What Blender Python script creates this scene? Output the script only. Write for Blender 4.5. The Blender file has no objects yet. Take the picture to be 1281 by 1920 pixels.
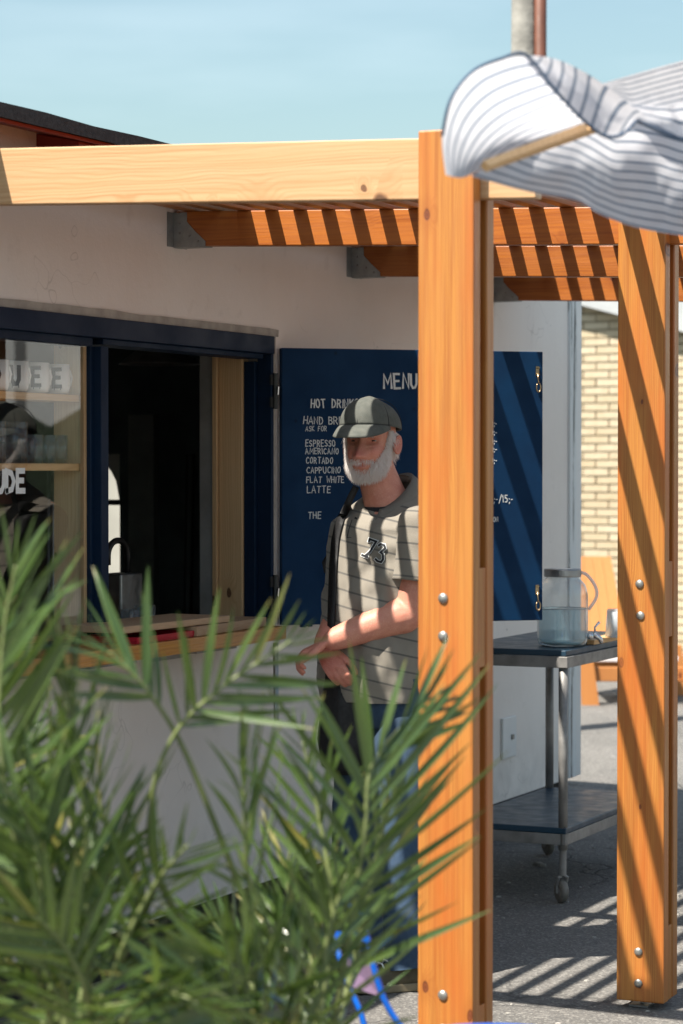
import bpy, math, random
from math import sin, cos, pi, radians, sqrt, atan2, exp
from mathutils import Vector, Matrix, noise as mnoise
from mathutils.bvhtree import BVHTree

random.seed(7)
C = bpy.context.scene.collection
scn = bpy.context.scene

# ------------------------------------------------------------------ camera, sky, sun, exposure
CAM = Vector((3.691, -5.303, 1.54))
PITCH, YAW = math.atan(82 / 4537), radians(25.2)
cam_d = bpy.data.cameras.new('camera')
cam = bpy.data.objects.new('camera', cam_d)
C.objects.link(cam)
cam.location = CAM
cam.rotation_euler = (pi / 2 - PITCH, 0, YAW)
cam_d.sensor_width = 36
cam_d.lens = 85.07
cam_d.clip_end = 2000
cam_d.dof.use_dof = True
cam_d.dof.focus_distance = 7.45
cam_d.dof.aperture_fstop = 4.0
scn.camera = cam

SUN = Vector((-0.26, -0.55, 1.0)).normalized()
SUN_EL = math.asin(SUN.z)
world = bpy.data.worlds.new('World')
scn.world = world
world.use_nodes = True
wn, wl = world.node_tree.nodes, world.node_tree.links
wn.clear()
sky = wn.new('ShaderNodeTexSky')
sky.sky_type = 'NISHITA'
sky.sun_disc = False
sky.sun_elevation = SUN_EL
sky.sun_rotation = atan2(SUN.x, SUN.y)
sky.altitude = 0
sky.air_density = 1.3
sky.dust_density = 1.6
sky.ozone_density = 1.6
tc = wn.new('ShaderNodeTexCoord')
mp = wn.new('ShaderNodeMapping'); mp.inputs['Scale'].default_value = (2.2, 2.2, 12)
nz = wn.new('ShaderNodeTexNoise'); nz.inputs['Scale'].default_value = 2.4; nz.inputs['Detail'].default_value = 6
cr = wn.new('ShaderNodeMapRange'); cr.inputs['From Min'].default_value = 0.5; cr.inputs['From Max'].default_value = 0.8
cr.inputs['To Max'].default_value = 0.12
hs = wn.new('ShaderNodeHueSaturation'); hs.inputs['Saturation'].default_value = 0.85
mx = wn.new('ShaderNodeMixRGB'); mx.inputs['Color2'].default_value = (9, 10, 10.5, 1)
bg = wn.new('ShaderNodeBackground'); bg.inputs['Strength'].default_value = 0.075
wo = wn.new('ShaderNodeOutputWorld')
wl.new(tc.outputs['Generated'], mp.inputs['Vector']); wl.new(mp.outputs[0], nz.inputs['Vector'])
wl.new(nz.outputs[0], cr.inputs['Value']); wl.new(cr.outputs[0], mx.inputs['Fac'])
tn = wn.new('ShaderNodeMixRGB'); tn.blend_type = 'MULTIPLY'; tn.inputs['Fac'].default_value = 1; tn.inputs['Color2'].default_value = (.88, 1.03, .99, 1)
wl.new(sky.outputs[0], tn.inputs['Color1']); wl.new(tn.outputs[0], hs.inputs['Color']); wl.new(hs.outputs[0], mx.inputs['Color1'])
wl.new(mx.outputs[0], bg.inputs['Color']); wl.new(bg.outputs[0], wo.inputs[0])

sun_d = bpy.data.lights.new('sun', 'SUN')
sun_d.energy = 5.0
sun_d.angle = radians(0.5)
sun_d.color = (1.0, 0.93, 0.82)
sun = bpy.data.objects.new('sun', sun_d)
sun.rotation_euler = SUN.to_track_quat('Z', 'Y').to_euler()
sun.location = (0, -10, 20)
C.objects.link(sun)

scn.view_settings.view_transform = 'Standard'
scn.view_settings.look = 'None'
scn.view_settings.gamma = 1
scn.view_settings.exposure = 1.12
scn.view_settings.use_curve_mapping = False
scn.render.engine = 'CYCLES'
cy = scn.cycles
cy.use_denoising = True
cy.max_bounces = 8
cy.diffuse_bounces = 4
cy.glossy_bounces = 4
cy.transmission_bounces = 8
cy.transparent_max_bounces = 24
cy.caustics_reflective = False
cy.caustics_refractive = False
cy.sample_clamp_indirect = 8

# survey helper: a point seen at photo pixel (px, py) standing `depth` metres in front of the camera
_F = Vector((-sin(YAW) * cos(PITCH), cos(YAW) * cos(PITCH), -sin(PITCH)))
_R = Vector((cos(YAW), sin(YAW), 0))
_U = _R.cross(_F)
FPX = 4537.0
def spot(px, py, depth):
    return CAM + (_F + _R * ((px - 640.5) / FPX) + _U * ((960 - py) / FPX)) * depth
def pix(p):
    v = Vector(p) - CAM
    z = v.dot(_F)
    return 640.5 + FPX * v.dot(_R) / z, 960 - FPX * v.dot(_U) / z, z

# ------------------------------------------------------------------ mesh helpers
class MB:
    def __init__(s):
        s.v, s.f, s.a = [], [], {}
    def add(s, vs, fs):
        o = len(s.v)
        s.v += [Vector(p) for p in vs]
        s.f += [tuple(i + o for i in f) for f in fs]
        return o
    def box(s, lo, hi, M=None):
        x0, y0, z0 = lo; x1, y1, z1 = hi
        vs = [Vector(p) for p in ((x0,y0,z0),(x1,y0,z0),(x1,y1,z0),(x0,y1,z0),(x0,y0,z1),(x1,y0,z1),(x1,y1,z1),(x0,y1,z1))]
        if M is not None: vs = [M @ p for p in vs]
        s.add(vs, [(3,2,1,0),(4,5,6,7),(0,1,5,4),(1,2,6,5),(2,3,7,6),(3,0,4,7)])
        return s
    def hexa(s, p):
        s.add(p, [(3,2,1,0),(4,5,6,7),(0,1,5,4),(1,2,6,5),(2,3,7,6),(3,0,4,7)])
        return s
    def loft(s, rings, caps=(True, True), closed=True):
        n = len(rings[0]); o = len(s.v)
        for r in rings: s.v += [Vector(p) for p in r]
        for i in range(len(rings) - 1):
            for j in range(n if closed else n - 1):
                a = o + i * n + j; b = o + i * n + (j + 1) % n
                s.f.append((a, b, b + n, a + n))
        if closed and caps[0]: s.f.append(tuple(o + j for j in reversed(range(n))))
        if closed and caps[1]: s.f.append(tuple(o + (len(rings) - 1) * n + j for j in range(n)))
        return o
    def grid(s, P):
        return s.loft(P, closed=False)
    def tube(s, path, rad, n=8, caps=(True, True), flat=1.0, up=None):
        path = [Vector(p) for p in path]
        if not hasattr(rad, '__len__'): rad = [rad] * len(path)
        rings, A = [], None
        for i, p in enumerate(path):
            t = (path[min(i + 1, len(path) - 1)] - path[max(i - 1, 0)]).normalized()
            if A is None:
                ref = Vector(up) if up else (Vector((0, 0, 1)) if abs(t.z) < .9 else Vector((1, 0, 0)))
                A = (ref - t * ref.dot(t)).normalized()
            else:
                A = (A - t * A.dot(t)).normalized()
            B = t.cross(A)
            rings.append([p + A * (cos(2*pi*k/n) * rad[i] * flat) + B * (sin(2*pi*k/n) * rad[i]) for k in range(n)])
        return s.loft(rings, caps)
    def ball_tube(s, path, rad, n=10, end=True, start=False):
        path = [Vector(p) for p in path]; rad = list(rad)
        if end:
            d = (path[-1] - path[-2]).normalized(); r = rad[-1]; e = path[-1]
            path += [e + d * r * .5, e + d * r * .85, e + d * r]; rad += [r * .86, r * .5, r * .06]
        if start:
            d = (path[0] - path[1]).normalized(); r = rad[0]; e = path[0]
            path = [e + d * r, e + d * r * .85, e + d * r * .5] + path; rad = [r * .06, r * .5, r * .86] + rad
        return s.tube(path, rad, n)
    def lathe(s, prof, c, n=24, caps=(True, True), M=None):
        c = Vector(c); rings = []
        for r, z in prof:
            ring = [Vector((cos(2*pi*k/n) * r, sin(2*pi*k/n) * r, z)) for k in range(n)]
            if M is not None: ring = [M @ p for p in ring]
            rings.append([c + p for p in ring])
        return s.loft(rings, caps)
    def build(s, name, mat, parent=None, smooth=False, bevel=0, attrs=None, label=None):
        me = bpy.data.meshes.new(name)
        me.from_pydata([tuple(p) for p in s.v], [], s.f)
        me.update()
        if smooth:
            me.polygons.foreach_set('use_smooth', [True] * len(me.polygons))
        for k, vals in (attrs or {}).items():
            at = me.attributes.new(k, 'FLOAT', 'POINT')
            at.data.foreach_set('value', vals)
        o = bpy.data.objects.new(name, me)
        C.objects.link(o)
        for m in (mat if isinstance(mat, (list, tuple)) else [mat]):
            me.materials.append(m)
        if parent is not None: under(o, parent)
        if bevel:
            b = o.modifiers.new('edge', 'BEVEL'); b.width = bevel; b.segments = 2; b.limit_method = 'ANGLE'; b.angle_limit = radians(50)
        if label: o['label'] = label
        return o

def under(o, parent):
    o.parent = parent
    o.matrix_parent_inverse = Matrix.Translation(-world_loc(parent))
def world_loc(o):
    # every parent here is unrotated and unscaled; meshes are modelled in world space with their origin at zero
    return Vector(o.get('_base', (0, 0, 0)))

def thing(name, loc, label, cat, group=None):
    o = bpy.data.objects.new(name, None)
    o.empty_display_size = .2
    C.objects.link(o)
    o.location = loc
    o['_base'] = tuple(float(c) for c in loc)
    return tag(o, label, cat, group)
def tag(o, label=None, cat=None, group=None, kind=None):
    if label: o['label'] = label
    if cat: o['category'] = cat
    if group: o['group'] = group
    if kind: o['kind'] = kind
    return o
def lerp(a, b, t): return a + (b - a) * t
def sstep(a, b, x):
    t = min(1, max(0, (x - a) / (b - a))); return t * t * (3 - 2 * t)
def gs(x, s): return exp(-(x / s) ** 2)
def spline(P, n):
    """Catmull-Rom through the points P, n samples."""
    P = [Vector(p) for p in P]; out = []; m = len(P) - 1
    for i in range(n):
        t = i / (n - 1) * m; k = min(int(t), m - 1); t -= k
        p0, p1, p2, p3 = P[max(k-1,0)], P[k], P[k+1], P[min(k+2,m)]
        out.append(.5 * ((2*p1) + (p2-p0)*t + (2*p0-5*p1+4*p2-p3)*t*t + (3*p1-p0-3*p2+p3)*t**3))
    return out
def interp(tab, x):
    if x <= tab[0][0]: return tab[0][1:]
    for a, b in zip(tab, tab[1:]):
        if x <= b[0]:
            t = (x - a[0]) / (b[0] - a[0]); t = t * t * (3 - 2 * t) if False else t
            return tuple(lerp(p, q, t) for p, q in zip(a[1:], b[1:]))
    return tab[-1][1:]

# ------------------------------------------------------------------ materials
class NT:
    def __init__(s, name):
        s.m = bpy.data.materials.new(name); s.m.use_nodes = True
        s.t = s.m.node_tree; s.n = s.t.nodes; s.l = s.t.links
        s.b = s.n['Principled BSDF']; s.out = s.n['Material Output']
    def new(s, typ, **kw):
        nd = s.n.new(typ)
        for k, v in kw.items():
            if hasattr(nd, k) and k not in nd.inputs: setattr(nd, k, v)
        return nd
    def val(s, sock, v):
        if hasattr(v, 'is_linked') or isinstance(v, bpy.types.NodeSocket): s.l.new(v, sock)
        else: sock.default_value = v
    def math(s, op, a, b=0.0, c=0.0, clamp=False):
        nd = s.n.new('ShaderNodeMath'); nd.operation = op; nd.use_clamp = clamp
        for i, x in enumerate((a, b, c)): s.val(nd.inputs[i], x)
        return nd.outputs[0]
    def rng(s, x, a, b, c=0.0, d=1.0, smooth=False):
        nd = s.n.new('ShaderNodeMapRange')
        if smooth: nd.interpolation_type = 'SMOOTHSTEP'
        for i, v in enumerate((x, a, b, c, d)): s.val(nd.inputs[i], v)
        return nd.outputs[0]
    def mix(s, f, a, b):
        nd = s.n.new('ShaderNodeMixRGB')
        for i, v in enumerate((f, a, b)):
            s.val(nd.inputs[i], v if not isinstance(v, tuple) or len(v) == 4 else (*v, 1))
        return nd.outputs[0]
    def coord(s, scale=(1, 1, 1), kind='Object', rand=False):
        t = s.n.new('ShaderNodeTexCoord'); o = t.outputs[kind]
        if rand:
            oi = s.n.new('ShaderNodeObjectInfo')
            mu = s.math('MULTIPLY', oi.outputs['Random'], 37.0)
            ad = s.n.new('ShaderNodeVectorMath'); ad.operation = 'ADD'
            s.l.new(o, ad.inputs[0]); s.l.new(mu, ad.inputs[1]); o = ad.outputs[0]
        m = s.n.new('ShaderNodeMapping'); m.inputs['Scale'].default_value = scale
        s.l.new(o, m.inputs[0]); return m.outputs[0]
    def noise(s, vec, scale=5, detail=4, rough=.55, dist=0):
        nd = s.n.new('ShaderNodeTexNoise'); s.l.new(vec, nd.inputs['Vector'])
        nd.inputs['Scale'].default_value = scale; nd.inputs['Detail'].default_value = detail
        nd.inputs['Roughness'].default_value = rough; nd.inputs['Distortion'].default_value = dist
        return nd.outputs[0]
    def bump(s, h, strength=.3, dist=.01):
        nd = s.n.new('ShaderNodeBump'); nd.inputs['Strength'].default_value = strength; nd.inputs['Distance'].default_value = dist
        s.l.new(h, nd.inputs['Height']); s.l.new(nd.outputs[0], s.b.inputs['Normal'])
    def set(s, **kw):
        for k, v in kw.items():
            k = k.replace('_', ' ')
            s.val(s.b.inputs[k], v if not (isinstance(v, tuple) and len(v) == 3) else (*v, 1))
        return s

def plain(name, col, rough=.5, metal=0, var=.25, vs=6, bump=0, bs=60, bd=.003, spec=.5, col2=None, rand=True):
    t = NT(name); v = t.coord(rand=rand)
    n = t.noise(v, vs, 5)
    c2 = col2 or tuple(x * (1 - var) for x in col)
    t.set(Base_Color=t.mix(t.rng(n, .3, .7), col, c2), Roughness=t.rng(t.noise(v, vs * 3, 3), .3, .7, max(rough - .08, .02), rough + .1), Metallic=metal)
    t.b.inputs['Specular IOR Level'].default_value = spec
    if bump: t.bump(t.noise(v, bs, 4), bump, bd)
    return t.m

def pine(name, light, dark, knot, axis, rough=.45, knot_amt=.55, blotch=.0, blotch_col=(0,0,0), ring_mix=.75, coat=0.0, ring=.0085, streak=.35):
    """Sawn pine: long ring lines that bend round scattered knots, fine fibre, slight blotching."""
    t = NT(name); v = t.coord(rand=True)
    sp = t.n.new('ShaderNodeSeparateXYZ'); t.l.new(v, sp.inputs[0])
    L = sp.outputs[axis]; a, b = [sp.outputs[i] for i in range(3) if i != axis]
    cb = t.n.new('ShaderNodeCombineXYZ')
    t.val(cb.inputs[0], t.math('MULTIPLY', L, 4.3)); t.val(cb.inputs[1], t.math('MULTIPLY', t.math('ADD', a, t.math('MULTIPLY', b, .35)), 8.5))
    vo = t.n.new('ShaderNodeTexVoronoi'); vo.voronoi_dimensions = '2D'; vo.inputs['Scale'].default_value = 1
    kv = t.n.new('ShaderNodeVectorMath'); kv.operation = 'ADD'; kn = t.n.new('ShaderNodeTexNoise'); kn.inputs['Scale'].default_value = 14; kn.inputs['Detail'].default_value = 2; t.l.new(v, kn.inputs['Vector'])
    ks = t.n.new('ShaderNodeVectorMath'); ks.operation = 'SCALE'; ks.inputs['Scale'].default_value = .085; t.l.new(kn.outputs['Color'], ks.inputs[0])
    t.l.new(cb.outputs[0], kv.inputs[0]); t.l.new(ks.outputs[0], kv.inputs[1]); t.l.new(kv.outputs[0], vo.inputs['Vector'])
    sc = t.n.new('ShaderNodeSeparateColor'); t.l.new(vo.outputs['Color'], sc.inputs[0])
    gate = t.rng(sc.outputs[0], 1 - knot_amt, 1 - knot_amt + .05)
    d = vo.outputs['Distance']
    size = t.rng(t.math('POWER', sc.outputs[1], 1.6), 0, 1, .03, .11)
    km = t.math('MULTIPLY', t.rng(t.math('DIVIDE', d, size), 1.15, .75, smooth=True), gate)
    halo = t.math('MULTIPLY', t.rng(t.math('DIVIDE', d, size), 4.2, .8, smooth=True), gate)
    wv = t.n.new('ShaderNodeCombineXYZ')
    t.val(wv.inputs[0], t.math('MULTIPLY', L, .9)); t.val(wv.inputs[1], t.math('MULTIPLY', a, 5)); t.val(wv.inputs[2], t.math('MULTIPLY', b, 5))
    warp = t.noise(wv.outputs[0], 1.3, 3)
    oi = t.n.new('ShaderNodeObjectInfo')
    off = t.math('ADD', t.math('MULTIPLY', oi.outputs['Random'], .05), .03)
    a2 = t.math('ADD', a, off)
    r = t.math('ADD', t.math('ADD', t.math('ABSOLUTE', a2), t.math('MULTIPLY', t.math('ABSOLUTE', t.math('ADD', b, off)), .55)), t.math('MULTIPLY', warp, .07))
    r = t.math('ADD', r, t.math('MULTIPLY', halo, .02))
    ring = t.math('SINE', t.math('MULTIPLY', r, 2 * pi / ring))
    ring = t.math('POWER', t.rng(ring, -1, 1), 2.2)
    rv = t.n.new('ShaderNodeCombineXYZ'); t.val(rv.inputs[0], t.math('MULTIPLY', L, 1.6)); t.val(rv.inputs[1], t.math('MULTIPLY', a, 22)); t.val(rv.inputs[2], t.math('MULTIPLY', b, 22))
    ring = t.math('MULTIPLY', ring, t.rng(t.noise(rv.outputs[0], 1.0, 3), .3, .7))
    stk_v = t.n.new('ShaderNodeCombineXYZ'); t.val(stk_v.inputs[0], t.math('MULTIPLY', L, 1.1)); t.val(stk_v.inputs[1], t.math('MULTIPLY', a, 75)); t.val(stk_v.inputs[2], t.math('MULTIPLY', b, 75))
    stk = t.noise(stk_v.outputs[0], 1, 5, .65)
    kring = t.math('POWER', t.rng(t.math('SINE', t.math('MULTIPLY', t.math('DIVIDE', d, size), 11)), -1, 1), 1.5)
    fv = t.n.new('ShaderNodeCombineXYZ')
    t.val(fv.inputs[0], t.math('MULTIPLY', L, 7)); t.val(fv.inputs[1], t.math('MULTIPLY', a, 260)); t.val(fv.inputs[2], t.math('MULTIPLY', b, 260))
    fib = t.noise(fv.outputs[0], 1, 3)
    col = t.mix(t.math('MULTIPLY', ring, ring_mix), light, dark)
    col = t.mix(t.math('MULTIPLY', t.rng(fib, .35, .75), .3), col, dark)
    col = t.mix(t.math('MULTIPLY', t.rng(stk, .48, .72), streak), col, dark)
    col = t.mix(t.math('MULTIPLY', t.rng(stk, .5, .3), streak * .5), col, tuple(min(1, c * 1.2) for c in light))
    big = t.noise(wv.outputs[0], 2.6, 4)
    hv = t.n.new('ShaderNodeHueSaturation'); t.val(hv.inputs['Value'], t.rng(oi.outputs['Random'], 0, 1, .82, 1.1)); t.l.new(col, hv.inputs['Color']); col = hv.outputs[0]
    col = t.mix(t.math('MULTIPLY', t.rng(big, .45, .75), blotch), col, blotch_col)
    col = t.mix(t.math('MULTIPLY', halo, .38), col, dark)
    col = t.mix(t.math('MULTIPLY', km, .9), col, t.mix(kring, knot, tuple(k * .45 for k in knot)))
    t.set(Base_Color=col, Roughness=t.rng(fib, .3, .7, rough - .08, rough + .12))
    t.b.inputs['Coat Weight'].default_value = coat; t.b.inputs['Coat Roughness'].default_value = .25
    t.bump(t.math('ADD', t.math('MULTIPLY', ring, .5), t.math('ADD', fib, t.math('MULTIPLY', km, -1.0))), .22, .0012)
    return t.m

BEAM_L, BEAM_D, BEAM_K = (.545, .345, .185), (.425, .215, .088), (0.1716, 0.0663, 0.0273)
STAIN_L, STAIN_D, STAIN_K = (.485, .200, .040), (.315, .088, .014), (0.19, 0.0456, 0.0152)
M = {}
M['beam'] = pine('pale_pine_beam', BEAM_L, BEAM_D, BEAM_K, 0, knot_amt=.55, blotch=.35, blotch_col=(0.56, 0.296, 0.128), coat=.15, ring=.0065, ring_mix=.8, streak=.6)
M['joist'] = pine('stained_pine_joist', (.385, .118, .0145), (.20, .040, .006), STAIN_K, 0, knot_amt=.5, streak=.7, blotch=.5, blotch_col=(0.444, 0.148, 0.0296), coat=.1, ring_mix=.5)
M['slat'] = pine('stained_pine_slat', (0.364, 0.147, 0.042), (0.252, 0.077, 0.021), STAIN_K, 1, knot_amt=.3)
M['post'] = pine('oiled_pine_post', STAIN_L, STAIN_D, STAIN_K, 2, knot_amt=.45, blotch=.9, blotch_col=(0.456, 0.1178, 0.019), coat=.12, ring_mix=.75, ring=.006, streak=.95)
M['interior_pine_z'] = pine('raw_pine_upright', (.66, .45, .25), (.50, .30, .14), (.12, .05, .025), 2, knot_amt=.5)
M['interior_pine_y'] = pine('raw_pine_shelf', (.70, .44, .21), (.54, .29, .11), (.16, .06, .03), 1, knot_amt=.25)
M['lifted_pine'] = pine('lifted_pine_board', (.84, .64, .40), (.66, .44, .23), (.14, .07, .03), 2, knot_amt=.6)  # brighter copy of the raw pine, makes up for light missing on the upright
M['counter'] = pine('varnished_pine_counter', (0.496, 0.24, 0.056), (0.32, 0.12, 0.02), (0.16, 0.048, 0.016), 1, rough=.3, knot_amt=.2, ring_mix=1.0, coat=.3)
M['cutting_board'] = pine('plain_beech_board', (.50, .34, .21), (.40, .25, .14), (.15, .08, .04), 1, knot_amt=.05)
M['chair_wood'] = pine('orange_stained_chair', (0.528, 0.216, 0.064), (0.416, 0.144, 0.036), STAIN_K, 2, knot_amt=.15)

def plaster():
    t = NT('white_lime_plaster'); v = t.coord()
    big = t.noise(v, 1.6, 5); mid = t.noise(v, 9, 6); fine = t.noise(v, 120, 3)
    col = t.mix(t.rng(big, .35, .7), (.83, .775, .73), (.75, .69, .645))
    col = t.mix(t.math('MULTIPLY', t.rng(mid, .62, .75), .35), col, (.56, .50, .46))
    vo = t.n.new('ShaderNodeTexVoronoi'); vo.inputs['Scale'].default_value = 5.5; t.l.new(v, vo.inputs['Vector'])
    sc = t.n.new('ShaderNodeSeparateColor'); t.l.new(vo.outputs['Color'], sc.inputs[0])
    speck = t.math('MULTIPLY', t.rng(vo.outputs['Distance'], .045, .02), t.rng(sc.outputs[0], .8, .82))
    col = t.mix(t.math('MULTIPLY', speck, .75), col, (.2, .19, .18))
    # hairline cracks
    v2 = t.n.new('ShaderNodeTexVoronoi'); v2.feature = 'DISTANCE_TO_EDGE'; v2.inputs['Scale'].default_value = 1.1
    wv = t.n.new('ShaderNodeVectorMath'); wv.operation = 'ADD'
    nn = t.n.new('ShaderNodeTexNoise'); nn.inputs['Scale'].default_value = 5; t.l.new(v, nn.inputs['Vector'])
    t.l.new(v, wv.inputs[0]); t.l.new(nn.outputs['Color'], wv.inputs[1]); t.l.new(wv.outputs[0], v2.inputs['Vector'])
    crack = t.math('MULTIPLY', t.rng(v2.outputs[0], .006, .001), t.rng(t.noise(v, 2.3, 2), .52, .6))
    col = t.mix(t.math('MULTIPLY', crack, .35), col, (.35, .31, .28))
    # splash dirt close to the ground
    sp = t.n.new('ShaderNodeSeparateXYZ'); t.l.new(v, sp.inputs[0])
    dirt = t.math('MULTIPLY', t.rng(sp.outputs[2], .5, .13), t.rng(mid, .4, .65))
    col = t.mix(t.math('MULTIPLY', dirt, .35), col, (.36, .34, .31))
    t.set(Base_Color=col, Roughness=.75)
    t.bump(t.math('ADD', t.math('MULTIPLY', mid, 1.0), t.math('MULTIPLY', fine, .25)), .55, .005)
    return t.m
M['plaster'] = plaster()

def asphalt():
    t = NT('worn_asphalt'); v = t.coord()
    big = t.noise(v, .8, 6); mid = t.noise(v, 5, 6, .65); fine = t.noise(v, 170, 3)
    col = t.mix(t.rng(big, .3, .7), (.165, .156, .146), (.095, .092, .088))
    col = t.mix(t.math('MULTIPLY', t.rng(mid, .5, .75), .5), col, (.115, .11, .108))
    vo = t.n.new('ShaderNodeTexVoronoi'); vo.inputs['Scale'].default_value = 130; t.l.new(v, vo.inputs['Vector'])
    sc = t.n.new('ShaderNodeSeparateColor'); t.l.new(vo.outputs['Color'], sc.inputs[0])
    col = t.mix(t.math('MULTIPLY', t.rng(sc.outputs[0], .55, 1), .55), col, (.34, .325, .30))
    col = t.mix(t.math('MULTIPLY', t.rng(sc.outputs[1], .7, 1), .6), col, (.06, .06, .06))
    v3 = t.n.new('ShaderNodeTexVoronoi'); v3.inputs['Scale'].default_value = 4.5; t.l.new(v, v3.inputs['Vector'])
    s3 = t.n.new('ShaderNodeSeparateColor'); t.l.new(v3.outputs['Color'], s3.inputs[0])
    spot_ = t.math('MULTIPLY', t.rng(t.math('ADD', v3.outputs['Distance'], t.math('MULTIPLY', mid, .1)), .13, .09), t.rng(s3.outputs[0], .7, .75))
    col = t.mix(t.math('MULTIPLY', spot_, .6), col, (.42, .41, .39))
    v2 = t.n.new('ShaderNodeTexVoronoi'); v2.feature = 'DISTANCE_TO_EDGE'; v2.inputs['Scale'].default_value = .7
    wv = t.n.new('ShaderNodeVectorMath'); wv.operation = 'ADD'
    nn = t.n.new('ShaderNodeTexNoise'); nn.inputs['Scale'].default_value = 2.5; nn.inputs['Detail'].default_value = 5; t.l.new(v, nn.inputs['Vector'])
    t.l.new(v, wv.inputs[0]); t.l.new(nn.outputs['Color'], wv.inputs[1]); t.l.new(wv.outputs[0], v2.inputs['Vector'])
    crack = t.math('MULTIPLY', t.rng(v2.outputs[0], .012, .003), t.rng(big, .4, .55))
    col = t.mix(t.math('MULTIPLY', crack, .8), col, (.04, .04, .04))
    t.set(Base_Color=col, Roughness=.85)
    t.bump(t.math('ADD', t.math('MULTIPLY', vo.outputs['Distance'], .8), t.math('ADD', fine, t.math('MULTIPLY', crack, -2))), .6, .004)
    return t.m
M['asphalt'] = asphalt()
def blue_paint(name, col, dk, rough=.4):
    t = NT(name); v = t.coord(rand=True)
    n = t.noise(v, 7, 5); f = t.noise(t.coord((60, 60, 3)), 2, 3)
    c = t.mix(t.rng(n, .3, .75), col, dk)
    vo = t.n.new('ShaderNodeTexVoronoi'); vo.inputs['Scale'].default_value = 9; t.l.new(v, vo.inputs['Vector'])
    sc = t.n.new('ShaderNodeSeparateColor'); t.l.new(vo.outputs['Color'], sc.inputs[0])
    sk = t.math('MULTIPLY', t.rng(vo.outputs['Distance'], .07, .03), t.rng(sc.outputs[0], .72, .75))
    c = t.mix(t.math('MULTIPLY', sk, .6), c, tuple(x * .3 for x in dk))
    t.set(Base_Color=c, Roughness=t.rng(n, .3, .7, rough - .05, rough + .15))
    t.b.inputs['Specular IOR Level'].default_value = .2
    t.bump(t.math('ADD', f, n), .15, .0015)
    return t.m
M['navy'] = blue_paint('navy_paint', (.0008, .031, .092), (.0008, .021, .066), .6)
M['navy_frame'] = blue_paint('navy_frame_paint', (.0035, .017, .046), (.003, .013, .036), .5)
M['lettering'] = plain('white_brush_paint', (.78, .80, .80), .6, var=.15, vs=40)
M['felt'] = plain('black_roofing_felt', (.045, .047, .05), .9, var=.6, vs=60, bump=.9, bs=220, bd=.006, col2=(.02, .02, .022))
M['red_paint'] = plain('red_oxide_paint', (.28, .035, .022), .6, var=.3, bump=.2)
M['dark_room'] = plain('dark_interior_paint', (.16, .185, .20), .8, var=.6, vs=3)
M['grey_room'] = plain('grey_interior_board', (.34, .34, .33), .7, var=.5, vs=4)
M['plinth_black'] = plain('black_gap_plinth', (.012, .012, .013), .8, var=.4, bump=.5)  # near-black colour stands in for the dark gap below the wall
M['mortar'] = plain('raw_grey_mortar', (.44, .405, .365), .9, var=.35, vs=18, bump=.6, bs=60)
M['steel'] = plain('brushed_galvanised_steel', (.42, .43, .44), .42, 1, var=.35, vs=14, bump=.05)
M['dull_steel'] = plain('dull_steel_tube', (.33, .32, .31), .5, .35, var=.45, vs=12, bump=.05)
M['hanger'] = plain('galvanised_joist_hanger', (.36, .38, .38), .5, .6, var=.25, vs=30, bump=.05)
M['chrome'] = plain('polished_chrome', (.75, .75, .76), .12, 1, var=.05)
M['brass'] = plain('weathered_brass_hook', (.45, .33, .2), .3, 1, var=.3)
M['bolt'] = plain('zinc_bolt_head', (.46, .45, .42), .4, .8, var=.35, vs=60)
M['trolley_blue'] = plain('dark_blue_lino', (.022, .062, .105), .38, var=.4, vs=5, bump=.06, bs=20)
M['black_rubber'] = plain('black_rubber', (.02, .02, .02), .6, var=.3)
M['wheel_grey'] = plain('grey_caster_tyre', (.22, .2, .175), .6, var=.4, vs=30)
M['mug'] = plain('white_glazed_mug', (.82, .80, .77), .2, var=.06)
M['black_ink'] = plain('black_glaze_paint', (.014, .014, .022), .4, var=.3, vs=40)
M['red_tray'] = plain('red_plastic_tray', (.42, .012, .03), .35, var=.15)
M['black_plastic'] = plain('black_plastic', (.014, .014, .015), .4, var=.2)
M['bag'] = plain('black_nylon', (.009, .009, .0105), .65, var=.4, vs=30, bump=.4, bs=180)
M['pole_wood'] = plain('grey_weathered_pole', (.27, .26, .235), .85, var=.4, vs=9, bump=.7, bs=24, bd=.01)
M['rust'] = plain('brown_painted_conduit', (.17, .06, .035), .6, var=.5, vs=5)
M['blue_metal'] = plain('bright_blue_enamel', (.004, .13, .62), .35, var=.15)
M['sky_sheen_slat'] = plain('mauve_sky_reflection', (.36, .24, .40), .5, var=.2)  # mauve stands in for sky reflected off the blue slat
M['white_fabric'] = plain('white_canvas', (.78, .77, .78), .8, var=.1)
M['white_paint'] = plain('white_gloss_board', (.74, .75, .75), .5, var=.12, vs=3)
M['streaked_trim'] = None
M['terracotta'] = plain('terracotta_pot', (.34, .15, .08), .8, var=.3, bump=.3)
M['soil'] = plain('dark_potting_soil', (.03, .022, .016), .95, var=.4, bump=.8, bs=80)
M['roof_grey'] = plain('pale_barge_board', (0.442, 0.459, 0.4675), .6, var=.2)
M['lichen_tile'] = plain('lichen_grey_roof', (.17, .16, .11), .9, var=.4)
M['brick_mortar'] = plain('sand_mortar', (0.416, 0.36, 0.272), .95, var=.2, vs=20)
M['hedge'] = plain('dark_hedge', (.035, .06, .025), .8, var=.6, vs=8, bump=1, bs=30, bd=.05)
def streak():
    t = NT('peeling_white_trim'); v = t.coord((26, 26, 1.3))
    n = t.noise(v, 1.6, 6, .7)
    c = t.mix(t.rng(n, .545, .585), (.66, .69, .70), (.07, .07, .07))
    t.set(Base_Color=c, Roughness=.6); t.bump(n, .4, .004); return t.m
M['streaked_trim'] = streak()
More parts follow.
